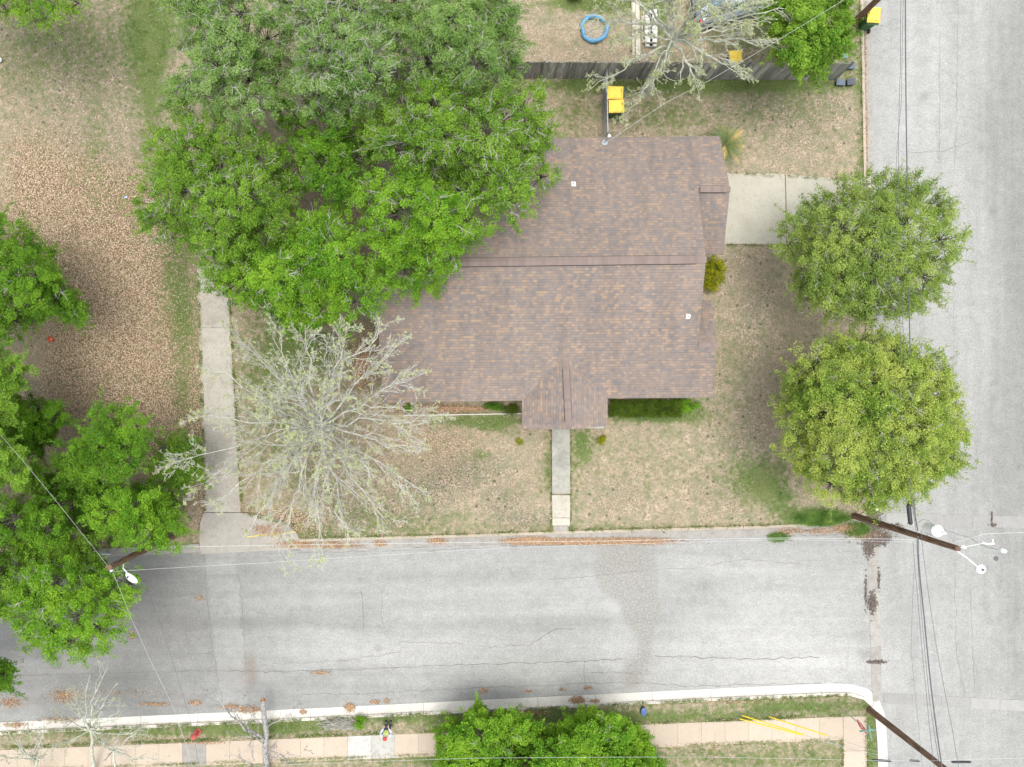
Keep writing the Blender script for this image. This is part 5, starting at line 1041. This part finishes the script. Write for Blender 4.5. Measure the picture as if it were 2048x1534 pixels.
# ------------------------------------------------------------------ hydrant, water box, small things
M_red = simple('hydrant_red', (.52, .10, .09), .55, .2, 12)
hy = thing('fire_hydrant', tuple(A(396, 1463, L)), 'faded red fire hydrant at the pavement edge near the dead tree', 'fire hydrant')
m = MB(); m.lathe([(.17, 0), (.17, .04), (.11, .05), (.105, .12), (.10, .5), (.13, .52), (.13, .56), (.10, .57)], (0, 0, 0), 18); m.build('barrel', M_red, hy, world=False, smooth=True)
m = MB(); m.lathe([(.15, .57), (.155, .60), (.12, .68), (.07, .74), (.035, .76), (.035, .80), (.0, .80)], (0, 0, 0), 18); m.build('bonnet', M_red, hy, world=False, smooth=True)
for ang, r_ in ((0, .055), (180, .055), (90, .08)): m = MB(); M_ = Matrix.Rotation(R(ang), 3, 'Z') @ Matrix.Rotation(R(90), 3, 'Y'); m.lathe([(r_, .08), (r_, .15), (r_ * 1.25, .155), (r_ * 1.2, .19), (.02, .20), (.02, .22)], (0, 0, .42), 12, M=M_); m.build('nozzle_cap', M_red, hy, world=False)
wb = thing('water_box', tuple(A(1286, 1421, L)), 'small oval blue box lid in the south verge right of the twin trees', 'utility box')
m = MB(); m.lathe([(.15, 0), (.16, .12), (.15, .15)], (0, 0, 0), 18, M=Matrix.Diagonal((1, 1.5, 1))); m.build('box_body', M_black, wb, world=False); m = MB(); m.lathe([(.15, .15), (.145, .18), (.05, .20), (.01, .20)], (0, 0, 0), 18, M=Matrix.Diagonal((1, 1.5, 1))); m.build('lid', simple('lid_blue', (.07, .12, .30), .5, .3, 20), wb, world=False)
ty = thing('plastic_toy', tuple(A(103, 678, L)), 'bright red bent plastic toy on the brown leaf litter', 'toy')
m = MB(); m.box((-.12, .02, .04), (.07, .30, .07), R(18), bev=.02); m.box((.08, -.05, .04), (.26, .08, .07), R(35), bev=.02); m.build('shell', simple('toy_red', (.65, .04, .02), .4, .15), ty, world=False); m = MB(); m.box((.02, -.03, .07), (.09, .08, .06), R(20), bev=.02); m.build('hub', simple('toy_orange', (.85, .30, .05), .4), ty, world=False)
m = MB(); m.lathe([(.02, 0), (.11, .03), (.13, .10), (.10, .17), (.02, .20)], A(1, 121, L), 16); tag(m.build('ball', M_white, smooth=True), 'white ball on the dark grass at the left picture edge', 'ball')
m = MB(); m.box(A(1752, 1018, .08), (.24, .14, .12), R(-40), bev=.03); m.box(A(1750, 1015, .15), (.12, .12, .03), R(-40), bev=.01, mi=1); tag(m.build('litter', [M_white, simple('litter_blue', (.25, .50, .66), .5)]), 'crumpled white and pale blue carton in the muddy gutter corner', 'litter')
m = MB(); m.box(A(252, 394, L + .02), (.16, .10, .03), R(20), bev=.01); tag(m.build('litter', simple('litter_blue', (.25, .50, .66), .5)), 'scrap of light blue plastic at the edge of the oaks', 'litter')
bp = MB()
for i in range(90):
    c = A(682 + random.gauss(0, 17), 1449 + random.gauss(0, 5), L + random.uniform(.03, .3)); a = random.gauss(.1, .5); ln_ = random.uniform(.2, .7); d_ = Vector((math.cos(a), math.sin(a), random.gauss(0, .15))) * ln_
    bp.tube([c - d_, c + Vector((0, 0, .04)), c + d_ + Vector((0, random.gauss(0, .08), 0))], [.012, .010, .004], 4)
tag(bp.build('brush_pile', M_twig), 'pile of cut grey twigs on the south verge beside the glossy shrub', 'brush pile')
# grey pipe rail at the shaded kerb
m = MB(); m.tube([A(192, 1107, .35), A(222, 1107, .35)], .07, 10); tag(m.build('pipe', M_galv, smooth=True), 'short grey pipe lying by the kerb under the street tree', 'pipe')

# ------------------------------------------------------------------ person
def skin(name, verts, edges_, mat, parent, root_i=0, sub=2):
    me = bpy.data.meshes.new(name); bm = bmesh.new(); sk = bm.verts.layers.skin.verify(); vs = []
    for i, (co_, r_) in enumerate(verts):
        v = bm.verts.new(co_); v[sk].radius = (r_, r_) if not hasattr(r_, '__len__') else r_; v[sk].use_root = (i == root_i); vs.append(v)
    for a, b in edges_: bm.edges.new((vs[a], vs[b]))
    bm.to_mesh(me); bm.free(); me.materials.append(mat); o = bpy.data.objects.new(name, me); COL.objects.link(o); o.parent = parent
    m1 = o.modifiers.new('skin', 'SKIN'); m1.use_smooth_shade = True; m1.branch_smoothing = .4
    m2 = o.modifiers.new('sub', 'SUBSURF'); m2.levels = sub; m2.render_levels = sub; return o
pe = thing('person', tuple(A(777, 1447, L)), 'person in a lime high visibility jacket and red cap, arms forward holding a dark controller', 'person')
vs = [((0, 0, .95), .13), ((0, 0, 1.12), .12), ((0, .01, 1.32), .145), ((0, 0, 1.47), .06), ((0, .01, 1.55), .06), ((0, .03, 1.63), .09), ((0, .02, 1.71), .07)]; es = [(0, 1), (1, 2), (2, 3), (3, 4), (4, 5), (5, 6)]
def addv(c, r_, to): vs.append((c, r_)); es.append((to, len(vs) - 1)); return len(vs) - 1
for s_ in (-1, 1):
    i = addv((s_ * .10, 0, .88), .09, 0); i = addv((s_ * .12, .03, .48), .06, i); i = addv((s_ * .12, -.01, .10), .042, i); addv((s_ * .13, .14, .05), .035, i)
    i = addv((s_ * .17, 0, 1.40), .06, 2); i = addv((s_ * .26, .04, 1.14), .045, i); i = addv((s_ * .13, .26, 1.10), .03, i); pm = addv((s_ * .11, .32, 1.10), .032, i)
    for k_, (dx_, ln_) in enumerate(((.025, .075), (.010, .085), (-.006, .08), (-.022, .065))):
        j = addv((s_ * (.11 + dx_), .32 + .035, 1.105), .009, pm); j = addv((s_ * (.105 + dx_), .32 + ln_, 1.09), .008, j); addv((s_ * (.085 + dx_), .33 + ln_, 1.065), .007, j)
    j = addv((s_ * .085, .325, 1.125), .010, pm); addv((s_ * .065, .355, 1.135), .008, j)
skin('body', vs, es, simple('skin', (.50, .30, .22), .55, .06), pe)
vs = [((0, 0, .90), .175), ((0, 0, 1.10), .175), ((0, -.02, 1.32), .20), ((0, 0, 1.46), .08)]; es = [(0, 1), (1, 2), (2, 3)]
jk = skin('vest', vs, es, simple('vest_lime', (.72, .82, .25), .6, .08), pe)
for s_ in (-1, 1):
    vs = [((s_ * .13, 0, 1.42), .085), ((s_ * .22, .01, 1.32), .08), ((s_ * .275, .04, 1.14), .066), ((s_ * .20, .16, 1.115), .056), ((s_ * .14, .245, 1.10), .046)]; skin('sleeve', vs, [(0, 1), (1, 2), (2, 3), (3, 4)], simple('sleeve_pale', (.62, .66, .80), .7, .06), jk, sub=1)
vs = [((0, 0, .93), .15)]; es = []
for s_ in (-1, 1): i = addv((s_ * .10, 0, .84), .105, 0); i = addv((s_ * .12, .03, .48), .078, i); addv((s_ * .12, 0, .11), .066, i)
skin('jeans', vs, es, simple('denim', (.035, .07, .16), .8, .2, 15), pe)
for s_ in (-1, 1): m = MB(); m.box((s_ * .13, .06, .05), (.10, .28, .09), bev=.03); m.build('shoe', M_black, pe, world=False)
m = MB(); m.lathe([(.105, 1.66), (.108, 1.70), (.09, 1.75), (.05, 1.775), (.0, 1.78)], (0, .02, 0), 18, M=None); cap = m.build('cap', simple('cap_red', (.55, .05, .04), .7, .1), pe, world=False, smooth=True)
m = MB(); m.lathe([(.085, 0), (.085, .012)], (0, .10, 1.665), 16, M=Matrix.Diagonal((1, 1.0, 1))); m.build('peak', simple('cap_grey', (.25, .28, .30), .7), cap, world=False)
m = MB()
for s_ in (-1, 1): m.lathe([(.012, -.01), (.014, 0), (.01, .012)], (s_ * .032, .112, 1.64), 8)
m.build('eyes', M_black, pe, world=False)
m = MB(); m.box((0, .125, 1.61), (.025, .035, .04), bev=.008); m.box((0, .118, 1.572), (.045, .01, .01), bev=.003); m.build('nose_and_mouth', simple('skin_dark', (.42, .22, .17), .6), pe, world=False)
m = MB(); m.box((0, .36, 1.09), (.17, .11, .05), bev=.015); m.box((0, .42, 1.14), (.13, .015, .08), bev=.005); tag(m.build('controller', M_black), 'dark hand held controller in the hands of the person', 'controller').location = pe.location

# ------------------------------------------------------------------ scattered leaves and grass
M_lf = bpy.data.materials.new('dead_leaf'); M_lf.use_nodes = True; nt = M_lf.node_tree; b = nt.nodes['Principled BSDF']; b.inputs['Roughness'].default_value = .8
g = nt.nodes.new('ShaderNodeNewGeometry'); nt.links.new(ramp(nt, g.outputs['Random Per Island'], [(0, (.15, .085, .045)), (.35, (.30, .175, .09)), (.7, (.42, .26, .14)), (1, (.54, .40, .26))]), b.inputs['Base Color'])
M_lt = bpy.data.materials.new('dry_leaf_pale'); M_lt.use_nodes = True; nt = M_lt.node_tree; b = nt.nodes['Principled BSDF']; b.inputs['Roughness'].default_value = .8
g = nt.nodes.new('ShaderNodeNewGeometry'); nt.links.new(ramp(nt, g.outputs['Random Per Island'], [(0, (.09, .06, .035)), (.3, (.34, .23, .14)), (.6, (.54, .39, .26)), (1, (.78, .62, .46))]), b.inputs['Base Color'])
def flat_leaves(P, size):
    n = len(P); a = rng.uniform(0, 2 * np.pi, n); tl = rng.normal(0, .35, (n, 2)); nr = norm(np.column_stack([tl, np.ones(n)])); t = np.column_stack([np.cos(a), np.sin(a), np.zeros(n)]); t = norm(t - nr * (t * nr).sum(1)[:, None]); s_ = np.cross(nr, t)
    A_ = (size * rng.uniform(.6, 1.35, n))[:, None]; B_ = A_ * rng.uniform(.4, .7, n)[:, None]
    return np.stack([P - t * A_, P + s_ * B_, P + t * A_, P - s_ * B_], 1).reshape(-1, 3), np.arange(4 * n).reshape(n, 4)
piles = [(1190, 1083, 130, 6.5, 5200, .05), (1060, 1082, 50, 7, 2400, .05), (1280, 1082, 60, 6, 1500, .05), (875, 1082, 17, 6, 500, .05), (760, 1087, 12, 5, 300, .05), (660, 1090, 60, 7, 1200, .05), (590, 1088, 40, 8, 900, .05), (540, 1060, 40, 14, 700, .13), (480, 1402, 0, 0, 0, 0), (700, 1415, 10, 7, 420, .05), (606, 1424, 7, 4, 150, .05), (750, 1404, 9, 3, 150, .04), (774, 1402, 5, 4, 110, .04), (1156, 1400, 14, 7, 560, .05), (1190, 1402, 12, 3, 120, .04), (968, 1381, 8, 4, 160, .03), (1176, 1376, 9, 3, 120, .03), (1125, 1379, 5, 3, 70, .03), (1055, 1382, 8, 2, 70, .03), (500, 1420, 22, 7, 500, .05), (460, 1414, 22, 5, 260, .05), (120, 1440, 40, 6, 300, .06), (30, 1450, 30, 6, 300, .06), (130, 1392, 34, 14, 500, .03), (20, 1405, 24, 12, 300, .03), (310, 1408, 28, 4, 240, .03), (390, 1405, 14, 5, 150, .03), (264, 1271, 5, 7, 120, .03), (400, 1196, 8, 5, 60, .03), (640, 1346, 20, 4, 140, .03), (1731, 140, 3, 170, 420, .04), (1734, 280, 3, 80, 320, .04), (1690, 1056, 28, 8, 700, .05), (1640, 1062, 30, 6, 300, .05), (1725, 1070, 40, 12, 400, .03), (1580, 1062, 26, 6, 220, .05), (1108, 1057, 18, 7, 120, .1), (720, 735, 18, 45, 1200, .13), (900, 817, 110, 6, 1800, .14), (250, 1385, 150, 10, 200, .03), (1460, 1404, 60, 2, 120, .13), (1060, 1425, 30, 5, 260, .13), (405, 1486, 50, 3, 160, .16), (1430, 1500, 2, 20, 40, .15)]
PP = []
for x, y, rx, ry_, n, z in piles:
    if n: q = rng.normal(0, .5, (n, 2)) * [rx, ry_] + [x, y]; PP.append(An(q, z + rng.uniform(0, .03, n)))
V, Fq = flat_leaves(np.concatenate(PP), .034); tag(np_obj('leaf_piles', V, Fq, M_lf), 'orange brown fallen leaves drifted along the gutters and kerbs', 'fallen leaves', kind='stuff')
mud = [(1745, 1040, 14, 34, 1300), (1752, 1075, 26, 14, 1500), (1738, 1095, 10, 18, 500), (1745, 1206, 8, 20, 500), (1752, 1324, 16, 3, 260), (1771, 1052, 30, 6, 300), (1987, 1050, 6, 3, 60), (1984, 1037, 1.5, 14, 60), (1732, 1180, 2, 30, 120), (1758, 1160, 2, 20, 120)]
PP = [An(rng.normal(0, .5, (n, 2)) * [rx, ry_] + [x, y], .022 + rng.uniform(0, .02, n)) for x, y, rx, ry_, n in mud]
V, Fq = flat_leaves(np.concatenate(PP), .05); tag(np_obj('mud', V, Fq, simple('mud_debris', (.13, .105, .088), .8, .3, 9, island=.6)), 'dark wet mud and debris settled in the corner gutter', 'mud', kind='stuff')
def scatter(n, fn_, seed=0):
    q = np.column_stack([rng.uniform(-60, 2110, n), rng.uniform(-60, 1600, n)]); return q[rng.random(n) < fn_(q)]
def lawn_only(q, pad=.22):
    w_ = An(q, 0.0)[:, :2]; d_ = np.maximum(sdist(w_, polyNW), sdist(w_, polySW)); ok = d_ > pad
    x, y = q[:, 0], q[:, 1]
    ok &= ~((x > wl_np(y) - 1) & (x < wr_np(y) + 1) & (y < 1090)); ok &= ~((x > 404) & (x < 600) & (y > 1024) & (y < 1100)); ok &= ~((x > 1102) & (x < 1140) & (y > 840)  & (y < 1100)); ok &= ~((x > 1400) & (y > 346) & (y < 492) & (x < 1760))
    pt_ = 1494 - (x / 1683) * 63.5; ok &= ~((y > pt_ + 1) & (y < pt_ + 48) & (x < 1732)); ok &= ~((x > 1683) & (x < 1733) & (y > 1430)); return ok
wl_np = lambda y: 397 + (y - 560) * 0.030
wr_np = lambda y: 457 + (y - 560) * 0.055
pn = lambda q, s_: .5 + .25 * (np.sin(q[:, 0] * .11 * s_ + 2 * np.sin(q[:, 1] * .043 * s_)) + np.sin(q[:, 1] * .13 * s_ + 2 * np.sin(q[:, 0] * .051 * s_ + 1)))
q = scatter(420000, lambda q: np.clip(blobs(q, LITTER) * .9 * (.4 + pn(q, 1)) + .03, 0, 1)); q = q[lawn_only(q)]; q = q[:130000]
V, Fq = flat_leaves(An(q, L + .012 + rng.uniform(0, .03, len(q))), .026); tag(np_obj('leaf_litter', V, Fq, M_lt), 'tan dry leaves strewn over the west lawn', 'leaf litter', kind='stuff')
def tufts(q, hgt, nb=5, sp=.05, z=L):
    n = len(q); c = np.repeat(An(q, z), nb, 0) + np.column_stack([rng.normal(0, sp, (n * nb, 2)), np.zeros(n * nb)]); a = rng.uniform(0, 2 * np.pi, n * nb); w_ = rng.uniform(.006, .014, n * nb)[:, None]
    h_ = np.repeat(hgt if hasattr(hgt, '__len__') else np.full(n, hgt), nb) * rng.uniform(.6, 1.3, n * nb); s_ = np.column_stack([np.cos(a), np.sin(a), np.zeros(n * nb)]); ln_ = rng.uniform(.5, 1.3, (n * nb, 1)) * h_[:, None]
    tip = c + np.column_stack([-np.sin(a), np.cos(a), np.zeros(n * nb)]) * ln_; tip[:, 2] += h_; return np.stack([c - s_ * w_, c + s_ * w_, tip], 1).reshape(-1, 3), np.arange(3 * n * nb).reshape(-1, 3)
M_gr = leafmat('grass_blade', (.045, .10, .02), (.12, .21, .045), (.26, .32, .10), .2, 1.2); M_gd = leafmat('grass_dry', (.16, .125, .075), (.34, .28, .18), (.52, .45, .31), .1, 1.0)
q = scatter(420000, lambda q: np.clip((blobs(q, GREEN) + .1 * (q[:, 1] > 1380)) * .62 * pn(q, 1.3) * 1.4 + .012, 0, .9)); q = q[lawn_only(q, .18)]; q = q[:80000]
V, Fq = tufts(q, .055); tag(np_obj('grass', V, Fq, M_gr), 'green grass growing in patches over the lawns and verges', 'grass', kind='stuff')
q = scatter(150000, lambda q: np.full(len(q), .55)); q = q[lawn_only(q, .16)]; q = q[:60000]
V, Fq = tufts(q, .04, 4, .06); tag(np_obj('dry_grass', V, Fq, M_gd), 'dry tan grass covering the lawns', 'dry grass', kind='stuff')
EDG = [((1102, 860), (1103, 1064), 1), ((1140, 860), (1140, 1064), 1), ((1460, 346), (1712, 361), .7), ((1452, 490), (1712, 492), .7), ((397, 560), (411, 1022), 1.2), ((458, 575), (484, 1022), 1.2), ((0, 1495), (1683, 1431), 1), ((0, 1541), (1683, 1478), 1), ((1731, 1430), (1734, 1534), 1), ((1684, 1478), (1686, 1534), 1), ((0, 1466), (640, 1438), 1), ((640, 1438), (1440, 1399), 1), ((1440, 1399), (1700, 1390), 1), ((600, 1077), (1108, 1062), .5), ((1140, 1061), (1540, 1050), .5), ((1721, 0), (1725, 350), .35), ((486, 1026), (590, 1052), 1)]
G_ = []; B_ = []
for a, b, k_ in EDG:
    a = np.array(a, float); b = np.array(b, float); n = int(np.hypot(*(b - a)) * 2.6 * k_); t = rng.random((n, 1)); w_ = np.sin(t * 37 + a[0]) + np.sin(t * 91 + b[1]); p = a + (b - a) * t + rng.normal(0, 1.3, (n, 2)); m_ = (w_[:, 0] + rng.normal(0, .6, n)) > -.2; G_.append(p[m_]); B_.append(a + (b - a) * rng.random((n // 2, 1)) + rng.normal(0, 3.0, (n // 2, 2)))
V, Fq = tufts(np.concatenate(G_), .05, 5, .035, L + .02); tag(np_obj('edge_grass', V, Fq, M_gr), 'ragged green grass creeping over the kerb and path edges', 'grass', kind='stuff')
V, Fq = flat_leaves(An(np.concatenate(B_ + [rng.uniform(0, 1, (700, 2)) * [64, 440] + [402, 580]]), L + .045), .024); tag(np_obj('path_leaves', V, Fq, M_lt), 'small dry leaves scattered along the path and driveway edges', 'fallen leaves', kind='stuff')
q = rng.normal(0, .5, (2600, 2)) * [46, 15] + [1645, 1039]; q2 = rng.normal(0, .5, (900, 2)) * [24, 12] + [1714, 1058]; q3 = rng.normal(0, .5, (500, 2)) * [18, 7] + [1557, 1074]
w1 = q[lawn_only(q, .05)]; V1 = tufts(w1, .11, 7, .06); V2 = tufts(np.concatenate([q2, q3]), .08, 6, .05, .02); V, Fq = cat([V1, V2]); tag(np_obj('ground_cover', V, Fq, leafmat('weed', (.05, .12, .02), (.12, .24, .05), (.26, .40, .10), .2, 1.2)), 'thick bright green weeds spilling over the corner kerb', 'weeds', kind='stuff')
